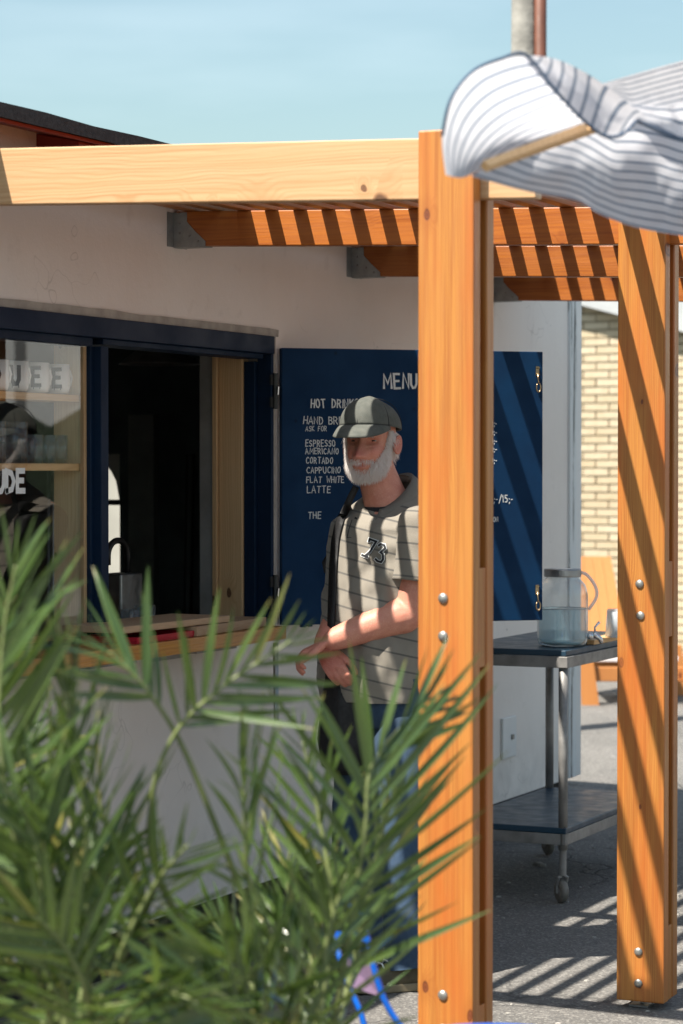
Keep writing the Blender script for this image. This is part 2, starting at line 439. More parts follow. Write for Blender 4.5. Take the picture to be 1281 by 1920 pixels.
def brick_mat():
    t = NT('yellow_stock_brick'); v = t.coord(rand=True)
    oi = t.n.new('ShaderNodeObjectInfo')
    c = t.mix(oi.outputs['Random'], (.49, .40, .27), (.56, .475, .345))
    c = t.mix(t.math('MULTIPLY', t.rng(t.noise(v, 14, 4), .45, .75), .5), c, (.42, .33, .2))
    t.set(Base_Color=c, Roughness=.9); t.bump(t.noise(v, 60, 4), .5, .006); return t.m
M['brick'] = brick_mat()
def brick_far():
    t = NT('yellow_brick_courses'); v = t.coord()
    rot = t.n.new('ShaderNodeMapping'); rot.inputs['Rotation'].default_value = (pi/2, 0, 0); t.l.new(v, rot.inputs[0])
    b = t.n.new('ShaderNodeTexBrick'); t.l.new(v, b.inputs['Vector'])
    b.inputs['Color1'].default_value = (.66, .54, .33, 1); b.inputs['Color2'].default_value = (.57, .44, .25, 1); b.inputs['Mortar'].default_value = (.52, .45, .33, 1)
    b.inputs['Scale'].default_value = 1; b.inputs['Brick Width'].default_value = .24; b.inputs['Row Height'].default_value = .067; b.inputs['Mortar Size'].default_value = .006
    t.set(Base_Color=b.outputs[0], Roughness=.9); return t.m

def glass_thin(name, tint=(1, 1, 1), ior=1.5, rough=0.0, haze=0.0, haze_col=(.8, .85, .88), boost=1.0):
    t = NT(name); t.n.remove(t.b)
    tr = t.n.new('ShaderNodeBsdfTransparent'); tr.inputs[0].default_value = (*tint, 1)
    gl = t.n.new('ShaderNodeBsdfGlossy'); gl.inputs['Roughness'].default_value = rough
    fr = t.n.new('ShaderNodeFresnel'); ge = t.n.new('ShaderNodeNewGeometry'); t.l.new(t.rng(ge.outputs['Backfacing'], 0, 1, ior, 1 / ior), fr.inputs[0])   # a thin sheet reflects alike from both sides
    f = t.math('MULTIPLY', fr.outputs[0], boost, clamp=True)
    ms = t.n.new('ShaderNodeMixShader'); t.l.new(f, ms.inputs[0]); t.l.new(tr.outputs[0], ms.inputs[1]); t.l.new(gl.outputs[0], ms.inputs[2])
    o = ms.outputs[0]
    if haze:
        df = t.n.new('ShaderNodeBsdfDiffuse'); df.inputs[0].default_value = (*haze_col, 1)
        tl = t.n.new('ShaderNodeBsdfTranslucent'); tl.inputs[0].default_value = (*haze_col, 1)
        ad = t.n.new('ShaderNodeMixShader'); ad.inputs[0].default_value = .5; t.l.new(df.outputs[0], ad.inputs[1]); t.l.new(tl.outputs[0], ad.inputs[2])
        m2 = t.n.new('ShaderNodeMixShader'); m2.inputs[0].default_value = haze
        t.l.new(o, m2.inputs[1]); t.l.new(ad.outputs[0], m2.inputs[2]); o = m2.outputs[0]
    t.l.new(o, t.out.inputs[0]); return t.m
M['pane'] = glass_thin('window_glass', (.98, .99, .99), 1.52, boost=1.75)
M['cup_glass'] = glass_thin('clear_tumbler_glass', (.93, .96, .97), 1.5, .02, .10, (.62, .78, .85), boost=1.8)  # bluish haze stands in for reflections in the glasses
M['jar_glass'] = glass_thin('ribbed_jar_glass', (.965, .985, .99), 1.5, .05, .17, (.93, .97, .99), boost=2.3)
M['water'] = glass_thin('water', (.90, .965, .985), 1.33, .03, .34, (.50, .72, .82), boost=1.4)
M['frost'] = glass_thin('clear_plastic_tumbler', (.9, .94, .97), 1.5, .1, .55, (.92, .95, .98))

def fabric():
    t = NT('striped_parasol_canvas')
    at = t.n.new('ShaderNodeAttribute'); at.attribute_name = 'stripe'
    s = at.outputs['Fac']
    fr = t.math('FRACT', s)
    d = t.math('ABSOLUTE', t.math('SUBTRACT', fr, .5))
    line = t.rng(d, .15, .08, smooth=True)
    v = t.coord(); n = t.noise(v, 12, 4)
    col = t.mix(line, t.mix(t.rng(n, .3, .7), (.73, .72, .755), (.66, .655, .695)), (.20, .24, .31))
    t.n.remove(t.b)
    df = t.n.new('ShaderNodeBsdfDiffuse'); tl = t.n.new('ShaderNodeBsdfTranslucent'); t.l.new(col, df.inputs[0]); t.l.new(col, tl.inputs[0])
    ms = t.n.new('ShaderNodeMixShader'); ms.inputs[0].default_value = .64
    t.l.new(df.outputs[0], ms.inputs[1]); t.l.new(tl.outputs[0], ms.inputs[2]); t.l.new(ms.outputs[0], t.out.inputs[0])
    b = t.n.new('ShaderNodeBump'); b.inputs['Strength'].default_value = .5; b.inputs['Distance'].default_value = .02
    t.l.new(t.noise(v, 14, 4), b.inputs['Height']); t.l.new(b.outputs[0], df.inputs['Normal'])
    return t.m
M['fabric'] = fabric()

def leaf_mat():
    t = NT('palm_leaflet'); v = t.coord(rand=True)
    oi = t.n.new('ShaderNodeObjectInfo'); n = t.noise(v, 3, 3)
    c = t.mix(oi.outputs['Random'], (.058, .105, .024), (.105, .155, .038))
    c = t.mix(t.rng(n, .35, .7), c, (.055, .10, .028))
    sp = t.n.new('ShaderNodeSeparateXYZ'); tc_ = t.n.new('ShaderNodeTexCoord'); t.l.new(tc_.outputs['Object'], sp.inputs[0])
    tip = t.math('MULTIPLY', t.rng(sp.outputs[1], .86, 1.0), t.rng(oi.outputs['Random'], .45, .7))
    c = t.mix(tip, c, (.26, .21, .06))
    old = t.rng(oi.outputs['Random'], .955, .965)
    c = t.mix(t.math('MULTIPLY', old, .7), c, (.30, .25, .06))
    t.set(Base_Color=c, Roughness=t.rng(oi.outputs['Random'], 0, 1, .12, .34))
    t.b.inputs['Specular IOR Level'].default_value = .75
    tl = t.n.new('ShaderNodeBsdfTranslucent'); t.l.new(t.mix(.5, c, (.22, .32, .05)), tl.inputs[0])
    ms = t.n.new('ShaderNodeMixShader'); ms.inputs[0].default_value = .25
    t.l.new(t.b.outputs[0], ms.inputs[1]); t.l.new(tl.outputs[0], ms.inputs[2]); t.l.new(ms.outputs[0], t.out.inputs[0])
    fv = t.coord((160, 3, 3)); t.bump(t.noise(fv, 1, 2), .2, .002)
    return t.m
M['leaf'] = leaf_mat()
M['rachis'] = plain('palm_rachis', (.22, .26, .10), .45, var=.35)

# ------------------------------------------------------------------ setting: ground
g = MB(); g.box((-300, -300, -.4), (300, 300, 0))
tag(g.build('ground', M['asphalt']), 'grey worn asphalt yard with slatted shadows', kind='structure')

# ------------------------------------------------------------------ the kiosk
WT = -.12            # inner face of the front wall
OY0, OY1, OZ0, OZ1 = -.75, 2.0, 1.0, 2.0
YE = 5.07            # corner of the building
kiosk = thing('coffee_kiosk', (0, 1, 0), 'white plastered coffee kiosk with navy service window and black felt roof', 'building')
w = MB()
w.box((WT, -3.2, .148), (0, YE, OZ0)); w.box((WT, -3.2, OZ1), (0, YE, 2.497)); w.box((WT, -3.2, OZ0), (0, OY0, OZ1)); w.box((WT, OY1, OZ0), (0, YE, OZ1))
w.build('wall', M['plaster'], kiosk)
YB = 4.30            # end of the roofed body; the front wall runs on as a free wing to YE
w = MB(); w.box((-2.9, -3.2, .148), (WT, -3.08, 2.49)); w.build('wall', M['plaster'], kiosk)
w = MB(); w.box((-2.9, -3.08, .148), (-2.78, YB - .12, 2.49)); w.build('wall', M['plaster'], kiosk)
# end wall with the arched window opening
w = MB()
AX0, AX1, AZ0, AZS = -2.235, -1.875, .9, 1.36
w.box((-2.9, YB - .12, .148), (AX0, YB, 2.49)); w.box((AX0, YB - .12, .148), (AX1, YB, AZ0)); w.box((AX1, YB - .12, .148), (WT, YB, 2.49))
N = 14; ac = (AX0 + AX1) / 2; ar = (AX1 - AX0) / 2
arch = lambda x: AZS + .24 * sqrt(max(0, 1 - ((x - ac) / ar) ** 2))
for i in range(N):
    x0, x1 = AX0 + (AX1 - AX0) * i / N, AX0 + (AX1 - AX0) * (i + 1) / N
    z0, z1 = arch(x0), arch(x1)
    w.hexa([Vector(q) for q in ((x0, YB - .12, z0), (x1, YB - .12, z1), (x1, YB, z1), (x0, YB, z0), (x0, YB - .12, 2.49), (x1, YB - .12, 2.49), (x1, YB, 2.49), (x0, YB, 2.49))])
w.build('wall', M['plaster'], kiosk)
fr = MB(); yf = YB - .05
arc = [Vector((AX0 + .01, yf, AZ0)), Vector((AX0 + .01, yf, AZS))] + [Vector((ac - (ar - .01) * cos(pi * k / 12), yf, AZS + .232 * sin(pi * k / 12))) for k in range(1, 12)] + [Vector((AX1 - .01, yf, AZS)), Vector((AX1 - .01, yf, AZ0))]
fr.tube(arc, .022, 6)
fr.box((AX0, yf - .015, 1.372), (AX1, yf + .015, 1.397))
af = fr.build('arched_window', M['black_plastic'], kiosk)
p = MB(); p.add([(AX0, yf + .02, AZ0), (AX1, yf + .02, AZ0), (AX1, yf + .02, AZS + .24), (AX0, yf + .02, AZS + .24)], [(0, 1, 2, 3)]); p.build('pane', M['pane'], af)
# inner lining: floor, ceiling, dark panels
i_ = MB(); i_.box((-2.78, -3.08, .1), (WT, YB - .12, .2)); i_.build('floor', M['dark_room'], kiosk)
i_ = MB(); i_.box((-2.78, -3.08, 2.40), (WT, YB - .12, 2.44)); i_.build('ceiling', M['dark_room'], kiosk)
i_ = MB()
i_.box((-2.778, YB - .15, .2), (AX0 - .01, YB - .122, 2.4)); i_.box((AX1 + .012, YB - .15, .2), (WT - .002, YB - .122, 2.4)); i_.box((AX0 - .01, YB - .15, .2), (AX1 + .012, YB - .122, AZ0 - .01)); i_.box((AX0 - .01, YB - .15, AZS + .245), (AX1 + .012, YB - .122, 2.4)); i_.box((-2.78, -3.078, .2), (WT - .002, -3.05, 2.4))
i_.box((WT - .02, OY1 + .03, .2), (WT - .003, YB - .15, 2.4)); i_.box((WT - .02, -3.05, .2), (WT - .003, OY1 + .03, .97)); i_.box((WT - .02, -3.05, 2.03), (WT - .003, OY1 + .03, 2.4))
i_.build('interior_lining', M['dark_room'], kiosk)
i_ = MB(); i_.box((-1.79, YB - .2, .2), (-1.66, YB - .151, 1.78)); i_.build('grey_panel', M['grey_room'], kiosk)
i_ = MB(); i_.tube([(-1.42, YB - .35, .2), (-1.47, YB - .2, 1.6)], .022, 8); i_.build('broom_handle', M['black_plastic'], kiosk)
# plinth, set back, near-black for the dark gap under the wall
w = MB(); w.box((-2.84, -3.14, 0), (-.05, YB - .06, .147)); w.box((-.1, YB - .06, 0), (-.05, YE - .06, .147)); w.build('plinth', M['plinth_black'], kiosk)
# roof: a low slope rising from the eave at x=.2
SL = .043 / .2
def roof_z(x, t): return 2.455 + (.2 - x) * SL + t
w = MB()
xs = (.2, -3.1)
ys = [-3.5 + i * .25 for i in range(31)] + [YB + .13]
jag = lambda y: mnoise.noise(Vector((y * 3, 0, 0))) * .006
top = [[Vector((x, y, roof_z(x, .038) + jag(y))) for y in ys] for x in xs]
bot = [[Vector((x, y, roof_z(x, .0) + jag(y + 9) * .5)) for y in ys] for x in xs]
w.loft([[top[0][k], top[1][k], bot[1][k], bot[0][k]] for k in range(len(ys))])
w.build('roof', M['felt'], kiosk)
w = MB()
w.hexa([Vector((x, y, roof_z(x, -.012 + dz))) for dz, in ((0,), (.010,)) for x, y in ((.172, -3.4), (.172, YB + .1), (-.3, YB + .1), (-.3, -3.4))])
w.build('soffit_board', M['red_paint'], kiosk)
for y in (-.72, .52, 1.76, 3.0, 4.24):
    w = MB(); w.hexa([Vector(q) for q in ((-.2, y, 2.41), (.14, y, 2.395), (.14, y + .17, 2.395), (-.2, y + .17, 2.41), (-.2, y, roof_z(-.2, -.0135)), (.14, y, roof_z(.14, -.0135)), (.14, y + .17, roof_z(.14, -.0135)), (-.2, y + .17, roof_z(-.2, -.0135)))])
    w.build('rafter', M['red_paint'], kiosk, bevel=.003)
# mortar line over the window frame
w = MB()
pts = []
for k in range(40):
    y = lerp(-.78, 2.03, k / 39); j = mnoise.noise(Vector((y * 5, 3, 0)))
    pts.append([Vector((-.03, y, 1.985)), Vector((.004, y, 1.985)), Vector((.006, y, 2.009 + j * .006)), Vector((-.03, y, 2.012 + j * .006))])
w.loft(pts)
w.box((-.03, 1.99, .99), (.003, 2.012, 1.984))
w.build('mortar_line', M['mortar'], kiosk)
# navy frame: head, sill, mullion, right jamb, each butting
f = MB()
f.box((-.09, OY0, 1.925), (.012, OY1 - .012, 1.984))
f.box((-.105, OY0, 1.90), (-.012, .845, 1.925)); f.box((-.105, .905, 1.908), (-.012, OY1 - .05, 1.925))
f.box((-.09, OY0, .985), (.0, OY1 - .012, 1.035))
f.box((-.10, .862, 1.035), (.006, .905, 1.9))
f.box((-.10, .845, 1.035), (-.02, .862, 1.9))
f.box((-.086, OY1 - .05, 1.035), (-.045, OY1 - .012, 1.9)); f.box((-.045, OY1 - .03, 1.035), (.008, OY1 - .012, 1.925))
f.build('window_frame', M['navy_frame'], kiosk, bevel=.002)
pn = MB(); pn.add([(-.03, OY0, 1.035), (-.03, .845, 1.035), (-.03, .845, 1.90), (-.03, OY0, 1.90)], [(0, 1, 2, 3)])
pn.build('window_pane', M['pane'], kiosk)
# pine linings (butting behind the navy frame) and upright beside the shelves
f = MB(); f.box((-.176, OY1 - .06, 1.0), (-.088, OY1 - .014, 1.94)); f.build('jamb_lining', M['interior_pine_z'], kiosk, bevel=.002)
f = MB(); f.box((-.195, OY1 - .075, 1.0), (-.178, OY1 - .02, 1.94)); f.build('jamb_lining', M['interior_pine_z'], kiosk, bevel=.002)
f = MB(); f.box((-.25, OY1 - .06, 1.0), (-.197, OY1 - .02, 1.94)); f.build('jamb_lining', M['grey_room'], kiosk)
f = MB(); f.box((-.045, .828, 1.036), (-.034, .846, 1.899)); f.build('window_stop', M['interior_pine_z'], kiosk)
f = MB(); f.box((-.145, .84, 1.04), (-.048, .862, 1.94)); f.build('shelf_upright', M['lifted_pine'], kiosk, bevel=.002)
for z in (1.735, 1.533):
    f = MB(); f.box((-.142, -.7, z), (-.05, .839, z + .021)); f.build('shelf', M['interior_pine_y'], kiosk, bevel=.0015)
# deep inner sill behind the counter
f = MB(); f.box((-.62, -.9, .955), (-.142, OY1 + .2, .985)); f.build('inner_worktop', M['interior_pine_y'], kiosk)
# corner trim with peeling paint, and the flat socket plate
f = MB(); f.box((-.06, YE - .155, .15), (.012, YE - .07, 2.42)); f.build('corner_trim', M['streaked_trim'], kiosk, bevel=.003)
f = MB(); f.box((-.06, YE - .068, .15), (.006, YE + .012, 2.42)); f.build('corner_trim', M['white_paint'], kiosk, bevel=.003)
f = MB(); f.box((.0005, 4.10, .325), (.012, 4.255, .495)); so = f.build('hatch_plate', M['white_paint'], kiosk, bevel=.003)
f = MB(); f.box((.0125, 4.19, .40), (.018, 4.215, .42)); f.build('lock', M['dull_steel'], so)
# hinges on the jamb
for z in (1.80, 1.12):
    h = MB(); h.tube([(.016, 1.985, z - .06), (.016, 1.985, z + .06)], .009, 8)
    h.box((.0085, 1.955, z - .055), (.013, 1.983, z - .02)); h.box((.0085, 1.955, z + .02), (.013, 1.983, z + .055))
    hh = h.build('hinge', M['black_plastic'], kiosk, smooth=False)
    s_ = MB(); s_.tube([(.025, 1.983, z - .012), (.027, 1.983, z + .015)], .004, 6); s_.build('hinge_pin', M['chrome'], hh)
# enamel lamp inside, hung from the ceiling
lamp = thing('pendant_lamp', (-.75, 2.55, 2.4), 'dark enamel lamp shade hanging inside under the kiosk ceiling', 'lamp')
f = MB(); f.lathe([(.015, .12), (.03, .11), (.06, .07), (.15, .0), (.155, -.005), (.148, -.004), (.055, .06), (.02, .095)], (-.75, 2.55, 1.93), 28, (True, False)); f.build('shade', M['dull_steel'], lamp, smooth=True)
f = MB(); f.tube([(-.75, 2.55, 2.04), (-.75, 2.55, 2.4)], .005, 6); f.build('flex', M['black_plastic'], lamp)

# ------------------------------------------------------------------ service counter
cnt = thing('serving_counter', (.1, .3, 1.0), 'varnished pine serving counter below the kiosk window', 'counter')
cx = [.013, .077, .141, .205]
for a, b in zip(cx, cx[1:]):
    f = MB(); f.box((a + .0008, -1.3, .988), (b - .0008, 1.69, 1.031)); f.build('plank', M['counter'], cnt, bevel=.003)
for y in (.05, .50, 1.12):
    f = MB(); f.box((.02, y, .979), (.185, y + .26, .985)); f.box((.001, y + .02, .945), (.006, y + .24, .979)); f.build('bracket', M['dull_steel'], cnt)
f = MB(); f.tube([(.20, 1.62, .98), (.202, 1.62, .74), (.204, 1.62, .73)], .009, 8); f.build('stay_rod', M['steel'], cnt, smooth=True)

def rotz_box(name, c, sx, sy, z0, z1, a, mat, bevel=.002):
    f = MB(); f.box((-sx / 2, -sy / 2, 0), (sx / 2, sy / 2, z1 - z0), Matrix.Translation((c[0], c[1], z0)) @ Matrix.Rotation(a, 4, 'Z'))
    return f.build(name, mat, bevel=bevel)
tag(rotz_box('wooden_board', (.08, 1.36, 0), .2, .52, 1.032, 1.062, .06, M['cutting_board']), 'brown wooden board lying at the end of the counter by the menu', 'board', 'boards on the counter')
tag(rotz_box('wooden_board', (.07, 1.03, 0), .21, .62, 1.064, 1.084, -.03, M['cutting_board']), 'brown wooden board propped above the red tray', 'board', 'boards on the counter')
tr = thing('red_tray', (.09, .93, 1.032), 'red plastic tray under the wooden board on the counter', 'tray')
f = MB(); f.box((.0, .76, 1.032), (.185, 1.10, 1.036)); f.build('base', M['red_tray'], tr)
f = MB(); f.box((.181, .76, 1.0365), (.187, 1.10, 1.051)); f.box((-.002, .76, 1.0365), (.004, 1.10, 1.051)); f.box((.0045, .76, 1.0365), (.1805, .766, 1.051)); f.box((.0045, 1.094, 1.0365), (.1805, 1.10, 1.051)); f.build('rim', M['red_tray'], tr)

def tumbler(name, c, r0, r1, h, mat, n=20, t=.0022, floor=.012):
    f = MB()
    f.lathe([(r0 * .6, 0), (r0, 0.001), (r1, h), (r1 - t, h), (r0 - t, floor), (.001, floor)], c, n)
    return f.build(name, mat, smooth=True)
for (x, y) in ((-.2, 1.385), (-.20, 1.475), (-.27, 1.60)):
    tag(tumbler('tumbler', (x, y, .9855), .030, .036, .105, M['cup_glass']), {1.385: 'clear glass tumbler beside the steel tap block inside the hatch', 1.475: 'middle one of the three tumblers inside the open hatch', 1.60: 'clear glass tumbler farthest from the tap inside the open hatch'}[y], 'glass', 'tumblers inside the hatch')
# steel tap block with a gooseneck spout inside the hatch
tp = thing('water_tap', (-.42, 1.67, .985), 'steel counter tap with dark gooseneck spout inside the hatch', 'tap')
f = MB(); f.box((-.46, 1.60, .9855), (-.36, 1.745, 1.19)); f.build('body', M['steel'], tp, bevel=.006)
f = MB(); f.tube([(-.41, 1.725, 1.19), (-.41, 1.728, 1.25)] + [(-.41, 1.728 - .065 + .065 * cos(t), 1.25 + .05 * sin(t)) for t in [pi * k / 10 for k in range(1, 11)]] + [(-.41, 1.598, 1.22)], .0105, 10); f.build('spout', M['black_plastic'], tp, smooth=True)

# ------------------------------------------------------------------ stroke lettering
GL = {
 'A': [[(0,0),(.3,1),(.6,0)],[(.12,.36),(.48,.36)]], 'B': [[(0,0),(0,1),(.38,.95),(.46,.76),(.36,.56),(0,.52)],[(.36,.52),(.54,.28),(.42,.04),(0,0)]],
 'C': [[(.54,.86),(.36,1),(.12,.86),(0,.5),(.12,.12),(.36,0),(.56,.14)]], 'D': [[(0,0),(0,1),(.36,.9),(.54,.5),(.38,.1),(0,0)]],
 'E': [[(.5,1),(0,1),(0,0),(.52,0)],[(0,.52),(.42,.52)]], 'F': [[(.5,1),(0,1),(0,0)],[(0,.54),(.42,.54)]], 'G': [[(.54,.86),(.3,1),(.05,.8),(0,.4),(.2,0),(.5,.1),(.52,.42),(.32,.42)]],
 'H': [[(0,0),(0,1)],[(.52,0),(.52,1)],[(0,.5),(.52,.5)]], 'I': [[(.06,0),(.06,1)]], 'K': [[(0,0),(0,1)],[(.5,1),(.02,.46),(.54,0)]], 'L': [[(0,1),(0,0),(.48,.02)]],
 'M': [[(0,0),(.04,1),(.36,.35),(.68,1),(.74,0)]], 'N': [[(0,0),(0,1),(.52,0),(.52,1)]], 'O': [[(.28,1),(.06,.8),(0,.45),(.14,.06),(.34,0),(.54,.24),(.56,.62),(.44,.92),(.28,1)]],
 'P': [[(0,0),(0,1),(.4,.94),(.52,.72),(.38,.5),(0,.46)]], 'R': [[(0,0),(0,1),(.4,.94),(.5,.72),(.36,.52),(0,.48)],[(.22,.5),(.54,0)]],
 'S': [[(.5,.86),(.3,1),(.06,.86),(.08,.62),(.44,.42),(.5,.16),(.26,0),(0,.12)]], 'T': [[(0,1),(.58,1)],[(.29,1),(.29,0)]], 'U': [[(0,1),(.02,.26),(.2,0),(.4,.02),(.54,.28),(.54,1)]],
 'W': [[(0,1),(.16,0),(.36,.62),(.56,0),(.74,1)]], '0': [[(.24,1),(.04,.74),(.02,.26),(.2,0),(.4,.2),(.44,.74),(.24,1)]], '1': [[(.04,.8),(.2,1),(.2,0)]], '5': [[(.46,1),(.06,1),(.04,.58),(.34,.6),(.48,.32),(.34,.02),(0,.06)]],
 '-': [[(0,.42),(.3,.42)]], ',': [[(.1,.1),(.02,-.16)]], '/': [[(0,-.15),(.34,1.15)]], ';': [[(.08,.6),(.08,.5)],[(.1,.08),(.02,-.16)]],
}
def ribbon(mb, pts, wd, lift, place, cap=True):
    """flat brush stroke of width wd through 2-D points; place(u, v, lift) -> 3-D."""
    P = [Vector((p[0], p[1])) for p in pts]
    L, Rr = [], []
    for i, p in enumerate(P):
        d0 = (P[i] - P[i-1]).normalized() if i else None
        d1 = (P[i+1] - P[i]).normalized() if i < len(P) - 1 else None
        if d0 is None: d0 = d1
        if d1 is None: d1 = d0
        t = d0 + d1
        t = t.normalized() if t.length > .2 else d0
        nrm = Vector((-t.y, t.x)); k = 1 / max(.55, nrm.dot(Vector((-d0.y, d0.x))))
        e = Vector((0, 0))
        if i == 0 and cap: e = -d1 * wd * .35
        if i == len(P) - 1 and cap: e = d0 * wd * .35
        L.append(p + nrm * wd / 2 * k + e); Rr.append(p - nrm * wd / 2 * k + e)
    vs = [place(q.x, q.y, lift) for q in L] + [place(q.x, q.y, lift) for q in Rr]
    n = len(P)
    mb.add(vs, [(i, i + n, i + n + 1, i + 1) for i in range(n - 1)])
def write(mb, text, u, v, h, wd, place, lift0=.0012, track=.22, aspect=.85, jit=.03, rng=random):
    k = 0
    for ch in text:
        if ch == ' ': u += h * .62; continue
        j = lambda: rng.uniform(-jit, jit)
        hh = h * (1 + j()); vv = v + h * j(); sl = j() * 2
        wmax = max(p[0] for st in GL[ch] for p in st)
        for st in GL[ch]:
            ribbon(mb, [(u + (p[0] * aspect + sl * p[1] + j() * .4) * hh, vv + (p[1] + j() * .4) * hh) for p in st], wd, lift0 + .00006 * (k % 9), place); k += 1
        u += (wmax * aspect + track) * h
    return u

# ------------------------------------------------------------------ menu board (the hatch shutter swung open)
B0, B1, BZ0, BZ1 = Vector((.022, 2.02)), Vector((.722, 2.66)), 1.008, 1.947
bd = (B1 - B0).normalized(); bl = (B1 - B0).length; bn = Vector((bd.y, -bd.x))
menu = thing('menu_board', (B0.x, B0.y, BZ0), 'navy shutter opened beside the window with hand painted menu', 'menu board')
def bp(u, v, lift=0): q = B0 + bd * u + bn * lift; return Vector((q.x, q.y, v))
BM = Matrix(((bd.x, -bn.x, 0, B0.x), (bd.y, -bn.y, 0, B0.y), (0, 0, 1, 0), (0, 0, 0, 1)))
f = MB()
f.box((0, 0, BZ0), (bl * .735 - .0006, .032, BZ1), BM); f.box((bl * .735 + .0006, 0, BZ0), (bl, .032, BZ1), BM)
for k in range(9):
    u = random.uniform(.03, bl - .05); f.box((u, .001, BZ0 - random.uniform(.003, .010)), (u + random.uniform(.008, .03), .03, BZ0 + .002), BM)
f.build('panel', M['navy'], menu, bevel=.002)
f = MB(); f.box((.02, .033, BZ0 + .1), (bl - .02, .055, BZ0 + .17), BM); f.box((.02, .033, BZ1 - .17), (bl - .02, .055, BZ1 - .1), BM); f.build('rear_batten', M['navy'], menu)
def board_uv(px, py):
    d = (_F + _R * ((px - 640.5) / FPX) + _U * ((960 - py) / FPX)); n3 = Vector((bn.x, bn.y, 0))
    t = (Vector((B0.x, B0.y, 0)) - CAM).dot(n3) / d.dot(n3); q = CAM + d * t
    return (Vector((q.x, q.y)) - B0).dot(bd), q.z
lines = [('MENU', 720, 728, 28, 5.2, .8), ('HOT DRINKS', 583, 764, 16.5, 2.9, .8), ('HAND BREW', 569, 795, 14.5, 2.1, .95), ('ASK FOR', 573, 808, 9.5, 1.5, .85),
         ('ESPRESSO', 573, 837, 12.5, 2.0, .78), ('AMERICANO', 573, 851, 11.5, 1.9, .85), ('CORTADO', 574, 869, 12, 1.9, .8), ('CAPPUCINO', 575, 887, 12, 1.9, .88),
         ('FLAT WHITE', 575, 905, 12, 1.9, .86), ('LATTE', 576, 924, 13, 1.9, 1.0), ('THE', 578, 972, 13, 1.9, .95),
         ('0;-', 921, 799, 10, 1.8, .8), ('0;-', 921, 815, 10, 1.8, .8), ('0;-', 921, 832, 10, 1.8, .8), ('0;-', 921, 847, 10, 1.8, .8), ('0;-', 921, 868, 10, 1.8, .8), ('5;-/15;-', 918, 942, 14, 1.9, .8), ('ION', 922, 978, 9, 2.0, .9)]
rl = random.Random(3)
for txt, px, py, hp, wp, asp in lines:
    u, v = board_uv(px, py); u2, v2 = board_uv(px, py - hp); h = v2 - v
    h *= .94; f = MB(); write(f, txt, u, v, h, h * .86 * wp / hp, bp, track=.24 if hp < 20 else .2, aspect=asp, jit=.045, rng=rl)
    f.build('lettering', M['lettering'], menu)
# hook and eye catches
for z in (1.862, 1.098):
    uc = bl - .021
    f = MB(); f.box((uc - .006, -.003, z + .0), (uc + .006, -.0005, z + .034), BM)
    for dz in (.005, .029): f.tube([bp(uc - .007, z + dz, .004), bp(uc + .007, z + dz, .004)], .003, 6)
    hk = f.build('catch', M['brass'], menu)
    f = MB(); f.tube([bp(uc, z + .01, .006), bp(uc + .001, z - .02, .007)] + [bp(uc + .002 + .008 * sin(t), z - .04 - .016 * (1 - cos(t)) + .016, .007) for t in [2 * pi * k / 12 for k in range(12)]], .0028, 6)
    f.build('hook', M['brass'], hk, smooth=True)

# ------------------------------------------------------------------ pergola
perg = thing('pergola', (.8, 1.3, 0), 'new pine pergola of slats and orange posts against the kiosk', 'pergola')
zb = lambda x: 2.231 - .036 * x
def sloped_bar(mb, x0, x1, y0, y1, h, z_off=0.0, notch=None):
    P = []
    for dz in (0, h):
        for (x, y) in ((x0, y0), (x1, y0), (x1, y1), (x0, y1)): P.append(Vector((x, y, zb(x) + z_off + dz)))
    return mb.hexa(P)
JY = (0.0, 1.33, 2.645, 4.02)
f = MB(); sloped_bar(f, .015, 1.703, -.0215, .0215, .145, -.003); f.build('front_beam', M['beam'], perg, bevel=.003)
for jy in JY[1:]:
    f = MB()
    h = .1095
    # joist: wall end cut back at the hanger
    prof = [(.012, h), (.012, .05), (.05, .0), (1.703, 0.0), (1.703, h)]
    prof = [(.012, 0.002), (1.703, 0.002), (1.703, h), (.012, h)]
    f.loft([[Vector((x, y, zb(x) + z)) for x, z in prof] for y in (jy - .0215, jy + .0215)])
    f.build('joist', M['joist'], perg, bevel=.003)
    # galvanised hanger: back flanges, two cheeks with the slanted front edge, seat
    f = MB()
    for s in (-1, 1):
        y0 = jy + s * .0225; y1 = jy + s * .0245
        pr = [(.001, -.003), (.115, -.003), (.115, .012), (.078, .045), (.05, .075), (.05, .104), (.001, .104)]
        f.loft([[Vector((x, y, zb(0) + z)) for x, z in (pr if s < 0 else pr)] for y in ((y1, y0) if s < 0 else (y0, y1))])
        f.box((.0008, min(y1, jy + s * .062), zb(0) - .003), (.0028, max(y1, jy + s * .062), zb(0) + .104))
    f.box((.003, jy - .0224, zb(0) - .005), (.115, jy + .0224, zb(0) - .003))
    hg = f.build('joist_hanger', M['hanger'], perg)
    f = MB()
    for (x, z) in ((.025, .1), (.025, .07), (.025, .04), (.06, .03), (.09, .012)):
        f.lathe([(.004, 0), (.003, .002), (.0005, .0025)], (x, jy - .0246, zb(0) + z), 8, M=Matrix.Rotation(pi / 2, 4, 'X'))
    f.build('nail', M['dull_steel'], hg)
PITCH_S, SW = .0955, .040
k = 0
x = .265 - PITCH_S * 2
while x < 1.70:
    f = MB(); jz = random.uniform(-.001, .001)
    x0 = x - SW + random.uniform(-.0012, .0012)
    P = []
    for dz in (.110, .1405):
        for (xx, yy) in ((x0, .023), (x0 + SW, .023), (x0 + SW, 4.10), (x0, 4.10)): P.append(Vector((xx, yy, zb(xx) + dz + jz)))
    f.hexa(P); f.build('slat', M['slat'], perg, bevel=.002)
    x += PITCH_S
